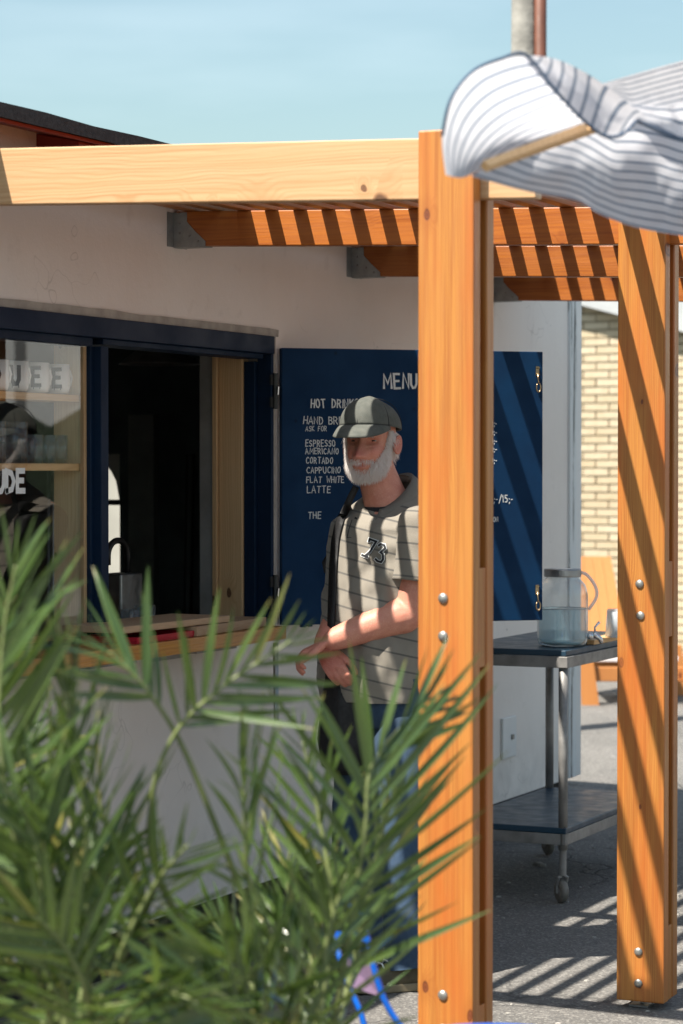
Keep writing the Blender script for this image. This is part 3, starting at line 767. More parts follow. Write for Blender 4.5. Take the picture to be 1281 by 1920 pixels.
def post(x0, wd, jy, top, z0, bolts, blocks, dx=0):
    """two 45 mm boards sandwiching spacer blocks (and the joist); bolt heads on the front board."""
    t = .045
    f = MB(); f.box((x0, jy - .0225 - t, z0), (x0 + wd, jy - .0225, top)); ps = f.build('post', M['post'], perg, bevel=.004)
    f = MB(); f.box((x0 + .002, jy + .0225, z0 + .002), (x0 + wd - .002, jy + .0225 + t, top - .003)); f.build('rear_board', M['post'], ps, bevel=.004)
    for a, b in blocks:
        f = MB(); f.box((x0 + .006, jy - .0223, a), (x0 + wd - .005, jy + .0223, b)); f.build('spacer', M['post'], ps, bevel=.002)
    f = MB(); f.box((x0 + .02, jy - .0222, z0 + .3), (x0 + wd * .45, jy + .0222, top - .2)); f.build('spacer', M['post'], ps)
    for bx, bz in bolts:
        f = MB(); f.lathe([(.0125, 0), (.0125, .0015), (.0105, .0042), (.0065, .0064), (.002, .0072)], (bx, jy - .0225 - t - .0004, bz), 16, M=Matrix.Rotation(pi / 2, 4, 'X'))
        f.build('bolt', M['bolt'], ps, smooth=True)
    f = MB(); f.tube([(x0 + wd * .4, jy, -.02), (x0 + wd * .4, jy, z0 + .1)], .006, 8); f.box((x0 + wd * .2, jy - .04, .0005), (x0 + wd * .6, jy + .04, .006)); f.build('post_foot', M['steel'], ps)
post(1.426, .141, 0.0, 2.333, .03, [(1.491, 1.235), (1.491, 1.146), (1.491, .30), (1.491, .22)], [(1.07, 1.305), (.03, .27)])
post(1.469, .141, 1.33, 2.345, .022, [(1.536, 1.212), (1.539, 1.122), (1.535, .165), (1.535, .075)], [(1.06, 1.275), (.022, .235)])
post(1.469, .141, 2.645, 2.345, .022, [(1.536, 1.212), (1.539, 1.122)], [(1.06, 1.275), (.022, .235)])
post(1.469, .141, 4.02, 2.345, .022, [(1.536, 1.212), (1.539, 1.122)], [(1.06, 1.275), (.022, .235)])

# ------------------------------------------------------------------ shelf things: mugs and glasses behind the pane
def mug(c, letter):
    root = thing('mug', c, {.452: 'white mug painted with a black dripping letter D', .553: 'white mug painted with a black dripping letter U', .665: 'white mug with letter E between the U mug and another E mug', .778: 'white mug with letter E at the end by the pine upright'}[c[1]], 'mug', 'lettered mugs on the top shelf')
    f = MB(); r, h = .0385, .088
    f.lathe([(r * .72, 0), (r * .9, .004), (r, .016), (r, h), (r - .003, h), (r - .003, .02), (.001, .012)], c, 28); f.build('cup', M['mug'], root, smooth=True)
    a0 = atan2(CAM.y - c[1], CAM.x - c[0])
    f = MB(); f.tube([Vector(c) + Vector((cos(a0 + 2.4) * q, sin(a0 + 2.4) * q, z)) for q, z in ((r - .002, .072), (r + .016, .07), (r + .024, .05), (r + .018, .028), (r - .001, .02))], .0048, 8); f.build('handle', M['mug'], root, smooth=True)
    f = MB()
    def pl(u, v, lift): a = a0 + u / r; return Vector((c[0] + cos(a) * (r + lift), c[1] + sin(a) * (r + lift), c[2] + v))
    hh = .05; wmx = max(p[0] for st in GL[letter] for p in st) * .8
    for i, st in enumerate(GL[letter]):
        S = []
        for q0, q1 in zip(st, st[1:]):
            S += [(lerp(q0[0], q1[0], t / 4), lerp(q0[1], q1[1], t / 4)) for t in range(4)]
        S.append(st[-1])
        ribbon(f, [((p[0] * .8 - wmx / 2) * hh, .022 + p[1] * hh) for p in S], .0115, .0008 + i * .0001, pl)
    for u in (-.008, .010): ribbon(f, [(u, .022), (u, .012)], .002, .0011, pl)
    f.build('painted_letter', M['black_ink'], root)
for y, ch in ((.452, 'D'), (.553, 'U'), (.665, 'E'), (.778, 'E')):
    mug((-.094, y, 1.757), ch)
k = 0
for y, big in ((.36, 1), (.45, 1), (.56, 1)):
    tag(tumbler('drinking_glass', (-.10, y, 1.5545), .036, .037, .118, M['cup_glass'], 24), ['tall clear glass at the left pane edge on the middle shelf', 'tall clear glass between two tall glasses on the middle shelf', 'tall clear glass beside the short glasses on the middle shelf'][k], 'glass', 'glasses on the middle shelf'); k += 1
k = 0
for y in (.628, .698, .762):
    tag(tumbler('drinking_glass', (-.085, y, 1.5545), .031, .032, .082, M['cup_glass'], 24), ['short clear glass next to the tall glasses on the shelf', 'middle one of three short clear glasses on the shelf', 'short clear glass nearest the pine upright on the shelf'][k], 'glass', 'glasses on the middle shelf'); k += 1
# white letters on the pane
f = MB()
pl = lambda u, v, lift: Vector((-.0285 + lift, u, v))
wr = random.Random(1)
write(f, 'DUDE', .300, 1.476, .056, .0165, pl, lift0=.0004, track=.30, aspect=1.22, jit=.01, rng=wr)
f.build('lettering', M['lettering'], kiosk)

# ------------------------------------------------------------------ trolley and what stands on it
tx0, tx1, ty0, ty1 = .33, .785, 2.735, 3.76
trol = thing('steel_trolley', (.56, 3.2, 0), 'steel trolley with two dark blue shelves standing by the kiosk corner', 'trolley')
for z, nm in ((.898, 'top_shelf'), (.27, 'lower_shelf')):
    f = MB(); f.box((tx0 + .003, ty0 + .003, z - .022), (tx1 - .003, ty1 - .003, z)); f.build(nm, M['trolley_blue'], trol, bevel=.004)
    f = MB(); e = .012
    o_ = .004 if nm == 'top_shelf' else -.004
    f.box((tx0 - o_, ty0 - o_, z - .062), (tx1 + o_, ty0 + e, z - .0225)); f.box((tx0 - o_, ty1 - e, z - .062), (tx1 + o_, ty1 + o_, z - .0225))
    f.box((tx0 - o_, ty0 + e, z - .062), (tx0 + e, ty1 - e, z - .0225)); f.box((tx1 - e, ty0 + e, z - .062), (tx1 + o_, ty1 - e, z - .0225))
    f.build('shelf_rail', M['dull_steel'], trol, bevel=.002)
for sx in (0, 1):
    for sy in (0, 1):
        x = tx1 - .02 if sx else tx0 + .02; y = ty1 - .02 if sy else ty0 + .02
        f = MB(); f.tube([(x, y, .19), (x, y, .838)], .0165, 14); lg = f.build('leg', M['dull_steel'], trol, smooth=True)
        f = MB(); f.tube([(x, y, .10), (x, y, .19)], .0125, 12)
        f.build('stem', M['dull_steel'], lg)
        f = MB(); ca = -.75
        cd = Vector((cos(ca), sin(ca), 0)); cn = Vector((-sin(ca), cos(ca), 0)); wc = Vector((x, y, .0425)) - cd * .012
        for s in (-1, 1):
            q = wc + cn * (.0175 * s)
            f.tube([Vector((x, y, .098)) + cn * (.006 * s), Vector((x, y, .094)) + cn * (.0175 * s), q + Vector((0, 0, .02)), q - Vector((0, 0, .006))], .006, 6)
        cs = f.build('caster', M['dull_steel'], trol)
        Mw = Matrix(((cd.x, 0, cn.x), (cd.y, 0, cn.y), (0, 1, 0)))
        f = MB(); f.lathe([(.012, -.013), (.034, -.013), (.0405, -.008), (.042, 0), (.0405, .008), (.034, .013), (.012, .013)], wc, 24, M=Mw); f.build('wheel', M['wheel_grey'], cs, smooth=True)
        f = MB(); f.lathe([(.012, -.016), (.012, .016)], wc, 12, M=Mw); f.build('hub', M['dull_steel'], cs)
# drinks jar
jc = Vector((.693, 2.945, .8985))
jar = thing('drinks_dispenser', jc, 'ribbed glass water jar with steel lid and tap on the trolley', 'jar')
R_ = .0905
prof = [(.001, .0), (R_ * .78, 0.0), (R_ * .95, .007), (R_, .022), (R_, .03)]
prof += [(R_, .031 + .01 * k) for k in range(0, 17)] + [(R_ * .97, .205), (R_ * .9, .222), (R_ * .76, .236), (R_ * .69, .243), (R_ * .68, .262)]
f = MB(); nseg = 96
rings = []
for r, z in prof:
    rib = .0011 if .045 < z < .185 else 0
    rings.append([jc + Vector((cos(2*pi*k/nseg) * (r + (rib if k % 2 else 0)), sin(2*pi*k/nseg) * (r + (rib if k % 2 else 0)), z)) for k in range(nseg)])
f.loft(rings, (True, False)); f.build('glass_body', M['jar_glass'], jar, smooth=True)
f = MB(); f.lathe([(.001, .014), (R_ * .85, .014), (R_ - .005, .025), (R_ - .005, .135), (.001, .135)], jc, 40); f.build('water', M['water'], jar, smooth=False)
f = MB(); f.lathe([(R_ - .0052, .1335), (R_ - .0045, .135), (R_ - .0052, .1365)], jc, 40, (False, False)); f.build('water_line', plain('water_rim', (.16, .25, .30), .2), jar)
f = MB(); f.lathe([(R_ * .73, .250), (R_ * .745, .254), (R_ * .745, .274), (R_ * .72, .278), (.001, .279)], jc, 40); f.build('lid', M['steel'], jar, smooth=False)
f = MB(); f.lathe([(R_ * .70, .006), (R_ * .86, .011), (R_ * .70, .016)], jc, 40); f.build('glass_foot', plain('green_glass_base', (.30, .48, .50), .15, var=.4, vs=20), jar, smooth=True)
td = Vector((cos(-.05), sin(-.05), 0)) ; td = Vector((.93, .36, 0))
f = MB(); q = jc + td * (R_ - .002) + Vector((0, 0, .035))
f.tube([q, q + td * .022], .012, 12); f.tube([q + td * .016, q + td * .03 + Vector((0, 0, .004)), q + td * .048 + Vector((0, 0, -.010)), q + td * .053 + Vector((0, 0, -.024))], [.010, .012, .009, .0075], 10)
tapb = f.build('tap', M['chrome'], jar, smooth=True)
f = MB(); f.tube([q + td * .028 + Vector((0, 0, .01)), q + td * .028 + Vector((0, 0, .032)), q + td * .045 + Vector((0, 0, .052))], [.004, .004, .0055], 8); f.build('lever', M['chrome'], tapb, smooth=True)
f = MB(); hn = Vector((.905, .426, 0))
f.tube(spline([jc + hn * .05 + Vector((0, .0, .266)), jc + hn * .085 + Vector((0, 0, .258)), jc + hn * .118 + Vector((0, 0, .215)), jc + hn * .122 + Vector((0, 0, .175)), jc + hn * .094 + Vector((0, 0, .13))], 18), .0058, 8)
f.build('handle', M['frost'], jar, smooth=True)
for k, (dx, dy, hgt) in enumerate(((.105, .13, .1), (.15, .08, .092))):
    cpt = (jc.x + dx * .78 + .02, jc.y + dy + .16, .9185)
    f = MB(); f.lathe([(.038, 0), (.031, hgt - .006), (.029, hgt), (.001, hgt), (.001, hgt - .006), (.028, hgt - .008), (.036, 0)], cpt, 22)
    tag(f.build('upturned_tumbler', M['frost'], smooth=True), ['upturned clear tumbler close behind the jar on the wooden tray', 'upturned clear tumbler by the orange post on the wooden tray'][k], 'glass', 'upturned tumblers on the tray')
f = MB(); f.box((.70, 3.03, .8985), (.785, 3.52, .917)); tag(f.build('wooden_tray', M['interior_pine_y'], bevel=.003), 'small brown wooden tray on the trolley behind the jar', 'tray')

# ------------------------------------------------------------------ utility pole behind the kiosk
pt = spot(980, 50, 14.0)
pole = thing('utility_pole', (pt.x, pt.y, 0), 'grey weathered wooden pole with brown conduit rising behind the kiosk', 'pole')
f = MB(); f.tube([(pt.x, pt.y, 0), (pt.x, pt.y, 2.5), (pt.x + .01, pt.y, 6.5)], [.085, .075, .06], 18); f.build('pole_shaft', M['pole_wood'], pole, smooth=True)
c2 = spot(1013, 50, 13.97)
f = MB(); f.tube([(c2.x, c2.y, 0), (c2.x, c2.y, 6.2)], .037, 14); cd_ = f.build('conduit', M['rust'], pole, smooth=True)
f = MB()
for z in (3.3, 3.86): f.tube([(c2.x, c2.y, z), (c2.x, c2.y, z + .03)], .04, 14)
f.build('collar', M['black_plastic'], cd_)

# ------------------------------------------------------------------ far yard: brick house, chair, neighbours
DB = 20.0
bo = CAM + _F.xy.normalized().to_3d() * DB; bo.z = 0
_a = (bo + _R * 2.1); BW = Matrix.Translation(_a) @ Matrix.Rotation(radians(-6), 4, 'Z') @ Matrix.Translation((-2.1, 0, 0))   # x along the wall, y away; the front faces the sun
house = thing('brick_house', BW @ Vector((2.4, 0, 0)), 'yellow brick house with pale barge board behind the yard', 'house')
roofline = lambda x: 2.86 - .27 * (x - 2.4)
f = MB(); f.hexa([BW @ Vector(q) for q in ((1.0, .02, 0), (6.0, .02, 0), (6.0, 6, 0), (1.0, 6, 0), (1.0, .02, roofline(1.0)), (6.0, .02, roofline(6)), (6.0, 6, roofline(6)), (1.0, 6, roofline(1.0)))])
f.build('wall', M['brick_mortar'], house)
me_b = None; nb = 0
base_b = MB(); base_b.box((-.112, -.012, -.0275), (.112, .03, .0275))
for row in range(46):
    z = .035 + row * .067
    for c in range(7):
        x = 1.40 + c * .236 + (.118 if row % 2 else 0)
        if x > 3.02 or z > roofline(x) - .06 or nb >= 298: continue
        if me_b is None:
            o = base_b.build('brick', M['brick'], house); me_b = o.data
        else:
            o = bpy.data.objects.new('brick', me_b); C.objects.link(o); under(o, house)
        o.matrix_basis = BW @ Matrix.Translation((x, random.uniform(-.006, .004), z)); nb += 1
f = MB(); f.hexa([BW @ Vector((x, y, roofline(x) + dz)) for dz in (.0, .12) for x, y in ((.7, -.11), (6.3, -.11), (6.3, 6.2), (.7, 6.2))]); f.build('roof', M['lichen_tile'], house)
f = MB(); f.hexa([BW @ Vector((x, y, roofline(x) + dz)) for dz in (-.08, .16) for x, y in ((.65, -.14), (6.35, -.14), (6.35, -.112), (.65, -.112))]); f.build('barge_board', M['roof_grey'], house)

DC = 16.2
co = CAM + _F.xy.normalized().to_3d() * DC; co.z = 0
CW = Matrix(((_R.x, _F.xy.normalized().x, 0, co.x), (_R.y, _F.xy.normalized().y, 0, co.y), (0, 0, 1, 0), (0, 0, 0, 1)))
gch = thing('garden_chair', CW @ Vector((1.85, 0, 0)), 'orange wooden garden chair with white seat canvas behind the trolley', 'chair')
def cbox(name, lo, hi, mat, Rm=None):
    f = MB(); f.box(lo, hi, CW @ Rm if Rm is not None else CW); return f.build(name, mat, gch, bevel=.006)
lean = Matrix.Translation((0, .18, .36)) @ Matrix.Rotation(radians(-22), 4, 'X')
for k in range(5):
    x0 = 1.535 + k * .072; cut = .62 - .0 * k
    f = MB(); e0, e1 = (0, .0)
    f.hexa([CW @ lean @ Vector(q) for q in ((x0 + .03 * (k / 4), 0, 0), (x0 + .070 + .03 * ((k + 1) / 4), 0, 0), (x0 + .070 + .03 * ((k + 1) / 4), .02, 0), (x0 + .03 * (k / 4), .02, 0), (x0 - .06 * k / 4 * .6, 0, cut), (x0 + .070 - .06 * (k + 1) / 4 * .6, 0, cut), (x0 + .070 - .06 * (k + 1) / 4 * .6, .02, cut), (x0 - .06 * k / 4 * .6, .02, cut))])
    f.build('back_board', M['chair_wood'], gch)
cbox('seat', (1.62, -.42, .275), (2.2, .16, .31), M['white_fabric'])
cbox('seat_rail', (1.6, -.46, .15), (2.25, -.425, .245), M['chair_wood'])
cbox('seat_rail', (1.6, .17, .15), (2.25, .205, .245), M['chair_wood'])
for x in (1.575, 2.25):
    for y in (-.47, .21):
        f = MB(); f.hexa([CW @ Vector(q) for q in ((x - .01, y - .03, 0), (x + .1, y - .03, 0), (x + .1, y + .03, 0), (x - .01, y + .03, 0), (x - .03, y - .03, .34), (x + .055, y - .03, .34), (x + .055, y + .03, .34), (x - .03, y + .03, .34))]); f.build('leg', M['chair_wood'], gch)
# white wall seen through the arched window, lit by the sun
f = MB(); f.box((-11, 10.5, 0), (-3.5, 10.8, 3.2)); tag(f.build('garden_wall', plain('cream_render', (.42, .40, .35), .8, var=.3, vs=2)), 'white sunlit garden wall seen through the arched rear window', 'wall')
# white hall across the yard that the window pane mirrors
hall = thing('white_hall', (18, 25, 0), 'white panelled hall across the yard mirrored in the window pane', 'building')
f = MB(); f.box((4.5, 24, 0), (44, 34, 7)); f.build('wall', M['white_paint'], hall)
f = MB()
for k in range(20): f.box((5 + k * 2.0, 23.94, 2.2), (5.16 + k * 2.0, 23.998, 7))
for z in (3.75, 5.4): f.box((4.6, 23.90, z), (44, 23.938, z + .14))
f.build('cladding_battens', plain('grey_battens', (.2, .2, .2), .7), hall)
hd = MB()
for k in range(24):
    x = 4 + k * 1.75; hd.lathe([(.3, 0), (1.0, .3), (1.15, 1.2), (.9, 2.0), (.3, 2.35), (.02, 2.4)], (x, 22.6 + random.uniform(-.2, .2), 0), 12)
tag(hd.build('hedge', M['hedge'], smooth=True), 'dark clipped hedge along the white hall', kind='stuff')

# ------------------------------------------------------------------ the man
P0 = Vector((.63, 1.43, 0)); TW = Vector((-_F.x, -_F.y, 0)).normalized()
def W(u, v, w): return P0 + _R * u + TW * w + Vector((0, 0, v))
def skin_mat():
    t = NT('ruddy_skin'); v = t.coord()
    at = t.n.new('ShaderNodeAttribute'); at.attribute_name = 'red'
    n = t.noise(v, 40, 5); n2 = t.noise(v, 260, 3)
    c = t.mix(t.rng(n, .35, .7), (.66, .30, .205), (.57, .225, .155))  # base reddened for the warm bounced glow on the face
    c = t.mix(at.outputs['Fac'], c, (.60, .17, .14))
    c = t.mix(t.math('MULTIPLY', t.rng(n2, .5, .75), .45), c, (.74, .46, .33))
    t.set(Base_Color=c, Roughness=.52); t.b.inputs['Subsurface Weight'].default_value = .12; t.b.inputs['Subsurface Radius'].default_value = (.01, .004, .002)
    t.bump(t.math('ADD', n2, n), .3, .002); return t.m
M['skin'] = skin_mat()
def shirt_mat():
    t = NT('striped_polo_jersey'); v = t.coord()
    at = t.n.new('ShaderNodeAttribute'); at.attribute_name = 'stripe'
    fr = t.math('FRACT', at.outputs['Fac'])
    line = t.rng(t.math('ABSOLUTE', t.math('SUBTRACT', fr, .5)), .07, .045)
    n = t.noise(v, 14, 4); kn = t.noise(v, 420, 2)
    c = t.mix(t.rng(n, .35, .7), (.238, .214, .178), (.205, .184, .154))
    c = t.mix(t.math('MULTIPLY', line, .72), c, (.055, .055, .055))
    t.set(Base_Color=c, Roughness=.85); t.b.inputs['Sheen Weight'].default_value = .15
    t.bump(t.math('ADD', kn, t.math('MULTIPLY', n, 1.5)), .35, .003); return t.m
M['shirt'] = shirt_mat()
M['collar'] = plain('grey_polo_collar', (0.2025, 0.1875, 0.1613), .85, var=.15, vs=20, bump=.4, bs=300)
M['navy_cloth'] = plain('dark_navy_cloth', (.018, .02, .026), .85, var=.3, vs=30)
M['cap'] = plain('washed_grey_denim', (0.12, 0.124, 0.1104), .9, var=.35, vs=26, bump=.5, bs=380, bd=.002, col2=(0.076, 0.084, 0.076), rand=False)
M['denim'] = plain('blue_jeans', (.045, .085, .15), .9, var=.45, vs=16, bump=.5, bs=300, bd=.002)
M['shoe'] = plain('olive_suede', (.12, .10, .06), .8, var=.4, vs=30, bump=.4)
M['sole'] = plain('tan_sole', (.30, .24, .15), .8, var=.3)
def hair_mat():
    t = NT('white_hair'); oi = t.n.new('ShaderNodeTexCoord')
    c = t.mix(t.rng(t.noise(oi.outputs['Object'], 330, 2), .35, .65), (.98, .95, .93), (.84, .79, .77))
    t.set(Base_Color=c, Roughness=.5)
    tl = t.n.new('ShaderNodeBsdfTranslucent'); t.l.new(c, tl.inputs[0]); ms = t.n.new('ShaderNodeMixShader'); ms.inputs[0].default_value = .4
    t.l.new(t.b.outputs[0], ms.inputs[1]); t.l.new(tl.outputs[0], ms.inputs[2]); t.l.new(ms.outputs[0], t.out.inputs[0]); return t.m
M['hair'] = hair_mat()

HY = radians(21); HC = (-.010, 1.622, .015)          # head yaw and centre
def H(X, Y, Z):
    u = X * cos(HY) - Y * sin(HY); w_ = X * sin(HY) + Y * cos(HY)
    return W(HC[0] + u, HC[1] + Z, HC[2] + w_)
def ell(d, c, r):
    """distance along direction d from the head origin to an ellipsoid (0 if missed)"""
    a = sum((d[i] / r[i]) ** 2 for i in range(3)); b = sum(-2 * d[i] * c[i] / r[i] ** 2 for i in range(3)); q = sum((c[i] / r[i]) ** 2 for i in range(3)) - 1
    D = b * b - 4 * a * q
    return (-b + sqrt(D)) / (2 * a) if D > 0 else 0
def head_pt(az, el):
    """az: 0 = straight ahead, + towards his left ear; returns local X, Y, Z"""
    d = (sin(az) * cos(el), cos(az) * cos(el), sin(el))
    r1 = ell(d, (0, -.012, .026), (.0765, .096, .092)); r2 = ell(d, (0, .026, -.052), (.0585, .066, .070)); r3 = ell(d, (0, .0, -.03), (.070, .078, .075))
    k = 26.0 * 5
    r = math.log(exp(k * r1) + exp(k * r2) + exp(k * r3)) / k - .0045
    X, Y, Z = d[0] * r, d[1] * r, d[2] * r
    if Y > 0:
        fw = sstep(.01, .06, Y); ax = abs(X)
        dy = 0
        if Z < .012: 
            t = min(1, max(0, (.012 - Z) / .058)); prof_ = .004 + .025 * t ** 1.1
            prof_ *= 1 - sstep(-.048, -.058, Z) if Z < -.046 else 1
            dy += prof_ * gs(X, .009 + .008 * t); dy += .005 * gs(X, .012) * gs(Z + .041, .010)
        dy += .007 * gs(ax - .0175, .0075) * gs(Z + .044, .009)
        dy -= .0145 * gs(ax - .031, .0155) * gs(Z - .001, .0095)
        dy -= .004 * gs(ax - .014, .006) * gs(Z - .004, .010)
        dy += .0055 * gs(Z - .021, .009) * sstep(.06, .03, ax)
        dy += .009 * gs(ax - .038, .017) * gs(Z + .030, .015)
        dy -= .0011 * max(0, sin(Z * 900 + ax * 260)) * gs(ax - .05, .012) * gs(Z - .0, .02)
        dy -= .004 * gs(ax - .030, .006) * gs(Z + .052, .022)
        dy += .004 * gs(Z + .0665, .0045) * gs(X, .018); dy -= .0085 * gs(Z + .0735 - .006 * (ax / .025) ** 2, .003) * gs(X, .026)
        dy += .0045 * gs(Z + .0805, .0045) * gs(X, .016); dy -= .003 * gs(Z + .09, .005) * gs(X, .02); dy += .006 * gs(Z + .108, .012) * gs(X, .022)
        # bags under the eyes and crow's feet
        dy += .003 * gs(ax - .029, .012) * gs(Z + .013, .0045); dy -= .0016 * gs(Z + .019, .002) * gs(ax - .03, .012)
        Y += dy * fw
    return X, Y, Z
body = MB(); NA, NE = 150, 110
rings = []
redv = []
for i in range(NE):
    el = lerp(-1.45, 1.5, i / (NE - 1)); ring = []
    for j in range(NA):
        t = j / NA; az = 2 * pi * t; az = az - .32 * sin(az) if True else az      # denser at the face
        X, Y, Z = head_pt(az, el); ring.append(H(X, Y, Z))
        rd = .75 * gs(X, .017) * gs(Z + .038, .018) * (Y > 0) + .5 * gs(abs(X) - .042, .018) * gs(Z + .03, .018) * (Y > 0) + .6 * gs(X, .02) * gs(Z + .076, .008) * (Y > 0)
        redv.append(min(1, rd + .1))
    rings.append(ring)
body.loft(rings)
head_n = len(body.v)
# ears
def ear(s):
    f = MB(); n = 18; rr = []
    for (a, b, off) in ((.0, .0, .004), (.012, .020, .005), (.018, .030, .012), (.0185, .031, .017), (.015, .027, .018), (.011, .022, .012), (.007, .014, .009), (0.001, .001, .008)):
        rr.append([(s * (.072 + off + .004 * cos(2*pi*k/n) * -1), -.012 + cos(2*pi*k/n) * a - .006 * sin(2*pi*k/n), -.012 + sin(2*pi*k/n) * b * (1.0 if sin(2*pi*k/n) > 0 else .92)) for k in range(n)])
    f.loft([[H(*q) for q in r] for r in rr]); return f
for s in (1, -1):
    e = ear(s); body.add(e.v, e.f); redv += [.45] * len(e.v)
# neck, trunk core, arms, hands: one remeshed skin
flesh = MB()
BY = radians(54); BC = (.036, 0, 0)
def T(X, Y, Z):   # trunk frame: X his left, Y forward
    return W(BC[0] + X * cos(BY) - Y * sin(BY), Z, BC[2] + X * sin(BY) + Y * cos(BY))
nk0 = T(0, -.02, 1.40); nk1 = H(0, -.022, -.06)
flesh.ball_tube([nk0, lerp(nk0, nk1, .4), lerp(nk0, nk1, .75), nk1], [.078, .066, .060, .060], 20, True, True)
flesh.ball_tube([T(0, 0, .95), T(0, .01, 1.15), T(0, 0, 1.35)], [.11, .12, .09], 16, True, True)
SHL, ELL_, WRL = W(.172, 1.405, .165), W(.108, 1.112, .175), W(-.122, 1.030, .205)
SHR, ELR, WRR = T(-.150, -.02, 1.39), W(-.085, 1.10, -.05), W(-.150, 1.012, .13)
def arm(sh, el, wr, k=1.0):
    pts = [sh, lerp(sh, el, .35), lerp(sh, el, .75), el, lerp(el, wr, .22), lerp(el, wr, .55), lerp(el, wr, .85), wr]
    flesh.ball_tube(spline(pts, 26), [interp([(0, .044), (.1, .05), (.2, .055), (.3, .053), (.43, .052), (.52, .056), (.62, .052), (.8, .041), (1, .033)], i / 25)[0] * k for i in range(26)], 18, True, True)
arm(SHL, ELL_, WRL); arm(SHR, ELR, WRR, .95)
def hand(wr, fwd, down, side, curl, sc=1.0, thumb=1):
    """wr: wrist; fwd: along the hand; down: palm normal (fingers curl that way); side: towards the little finger"""
    fwd, down, side = fwd.normalized(), down.normalized(), side.normalized()
    rr = []
    for t, wd, th in ((-.01, .027, .021), (.02, .033, .019), (.05, .040, .0165), (.078, .042, .0145), (.09, .039, .012)):
        c = wr + fwd * t * sc + down * (.010 * t / .09)
        rr.append([c + side * (cos(2*pi*k/14) * wd * sc) + down * (sin(2*pi*k/14) * th * sc) for k in range(14)])
    flesh.loft(rr)
    for i, (o_, L) in enumerate(((-.030, .074), (-.010, .084), (.010, .078), (.030, .060))):
        b = wr + fwd * .082 * sc + side * o_ * sc + down * .008
        pts = [b - fwd * .02]; d = fwd.copy(); p_ = b.copy(); pts.append(p_.copy())
        for seg, fr_ in enumerate((.44, .32, .24)):
            a = curl * (.75, 1.0, .7)[seg] * (1 + .06 * i)
            d = (Matrix.Rotation(a, 3, side.cross(fwd).cross(side) if False else fwd.cross(down)) @ d).normalized()
            p_ = p_ + d * L * fr_ * sc; pts.append(p_.copy())
        flesh.ball_tube(pts, [.0098 * sc, .0098 * sc, .0094 * sc, .0086 * sc, .0074 * sc], 10)
    b = wr + fwd * .022 * sc - side * .024 * sc * thumb + down * .006
    t1 = b + (fwd * .6 - side * .7 * thumb + down * .35).normalized() * .038 * sc; t2 = t1 + (fwd * .85 - side * .25 * thumb + down * .5).normalized() * .032 * sc; t3 = t2 + (fwd * .95 + down * .4).normalized() * .024 * sc
    flesh.ball_tube([b, t1, t2, t3], [.014 * sc, .0125 * sc, .0108 * sc, .009 * sc], 10)
# left hand laid over the right wrist, right hand hanging below it
hand(WRL + (WRL - ELL_).normalized() * .012, -_R * .9 + Vector((0, 0, -.30)) + TW * .1, Vector((0, 0, -.92)) + _R * -.3, TW * 1.0, .75, .93, -1)
hand(WRR + Vector((0, 0, -.005)), _R * .30 + Vector((0, 0, -.62)) + TW * .6, _R * .5 + Vector((0, 0, -.5)) - TW * .75, TW * .35 + _R * .9, .62, 1.0, -1)
# legs inside the trousers
FTL, FTR = Vector((.84, 1.235, 0)), Vector((.60, 1.40, 0))
HPL, HPR = T(.09, -.01, .86), T(-.09, -.01, .86)
for hp, ft in ((HPL, FTL), (HPR, FTR)):
    an = Vector((ft.x, ft.y, .09)); kn = lerp(hp, an, .52) + T(0, 1, 0) * .03 - T(0, 0, 0) * .03
    flesh.ball_tube([hp + Vector((0, 0, .06)), lerp(hp, kn, .5), kn, lerp(kn, an, .4), an], [.08, .07, .052, .05, .036], 14, True, True)
me = bpy.data.meshes.new('tmp'); me.from_pydata([tuple(p) for p in flesh.v], [], flesh.f); me.update()
to = bpy.data.objects.new('tmp', me); C.objects.link(to)
rm = to.modifiers.new('r', 'REMESH'); rm.mode = 'VOXEL'; rm.voxel_size = .0045
sm_ = to.modifiers.new('s', 'SMOOTH'); sm_.factor = .5; sm_.iterations = 4
ev = to.evaluated_get(bpy.context.evaluated_depsgraph_get()).to_mesh()
fv = [v.co.copy() for v in ev.vertices]; ff = [tuple(p.vertices) for p in ev.polygons]
bpy.data.objects.remove(to)
body.add(fv, ff)
hand_c = lerp(WRL, WRR, .5) + Vector((-.03, 0, -.06))
redv += [.15 + .55 * gs((q - hand_c).length, .09) for q in fv]  # fingers reddened for the pink light on the clasped hands
man = body.build('person', M['skin'], smooth=True, attrs={'red': redv})
tag(man, 'bearded man in grey cap and striped 73 polo leaning by the counter', 'person')
# eyes
for s in (1, -1):
    r = .0108; _, ys_, _ = head_pt(atan2(.031, .082), .02); f = MB(); c = Vector((s * .031, ys_ - r + .0008, .001))
    f.loft([[H(*(c + Vector((cos(2*pi*k/14) * cos(e), sin(e) , sin(2*pi*k/14) * cos(e))) * r)) for k in range(14)] for e in [lerp(-.2, 1.5, q / 7) for q in range(8)]])
    ey = f.build('eye', plain('shaded_eye_white', (.3, .26, .24), .2, var=.05), man, smooth=True)  # white darkened to carry the shade under the brim
    f = MB(); f.lathe([(.0062, .0092), (.004, .0104), (.001, .0113)], (0, 0, 0), 12); f.v = [H(*(c + Vector((q.x, q.z, q.y)))) for q in f.v]
    f.build('iris', plain('dark_iris', (.02, .02, .022), .2), ey)
    f = MB()   # half-closed lids
    for (e0, e1) in ((.20, 1.25), (-1.2, -.16)):
        f.grid([[H(*(c + Vector((sin(a) * cos(e), cos(a) * cos(e), sin(e))) * (r + .0011))) for a in [lerp(-1.2, 1.2, q / 10) for q in range(11)]] for e in [lerp(e0, e1, q / 5) for q in range(6)]])
    o = f.build('eyelid', M['skin'], ey, smooth=True, attrs={'red': [.1] * len(f.v)})
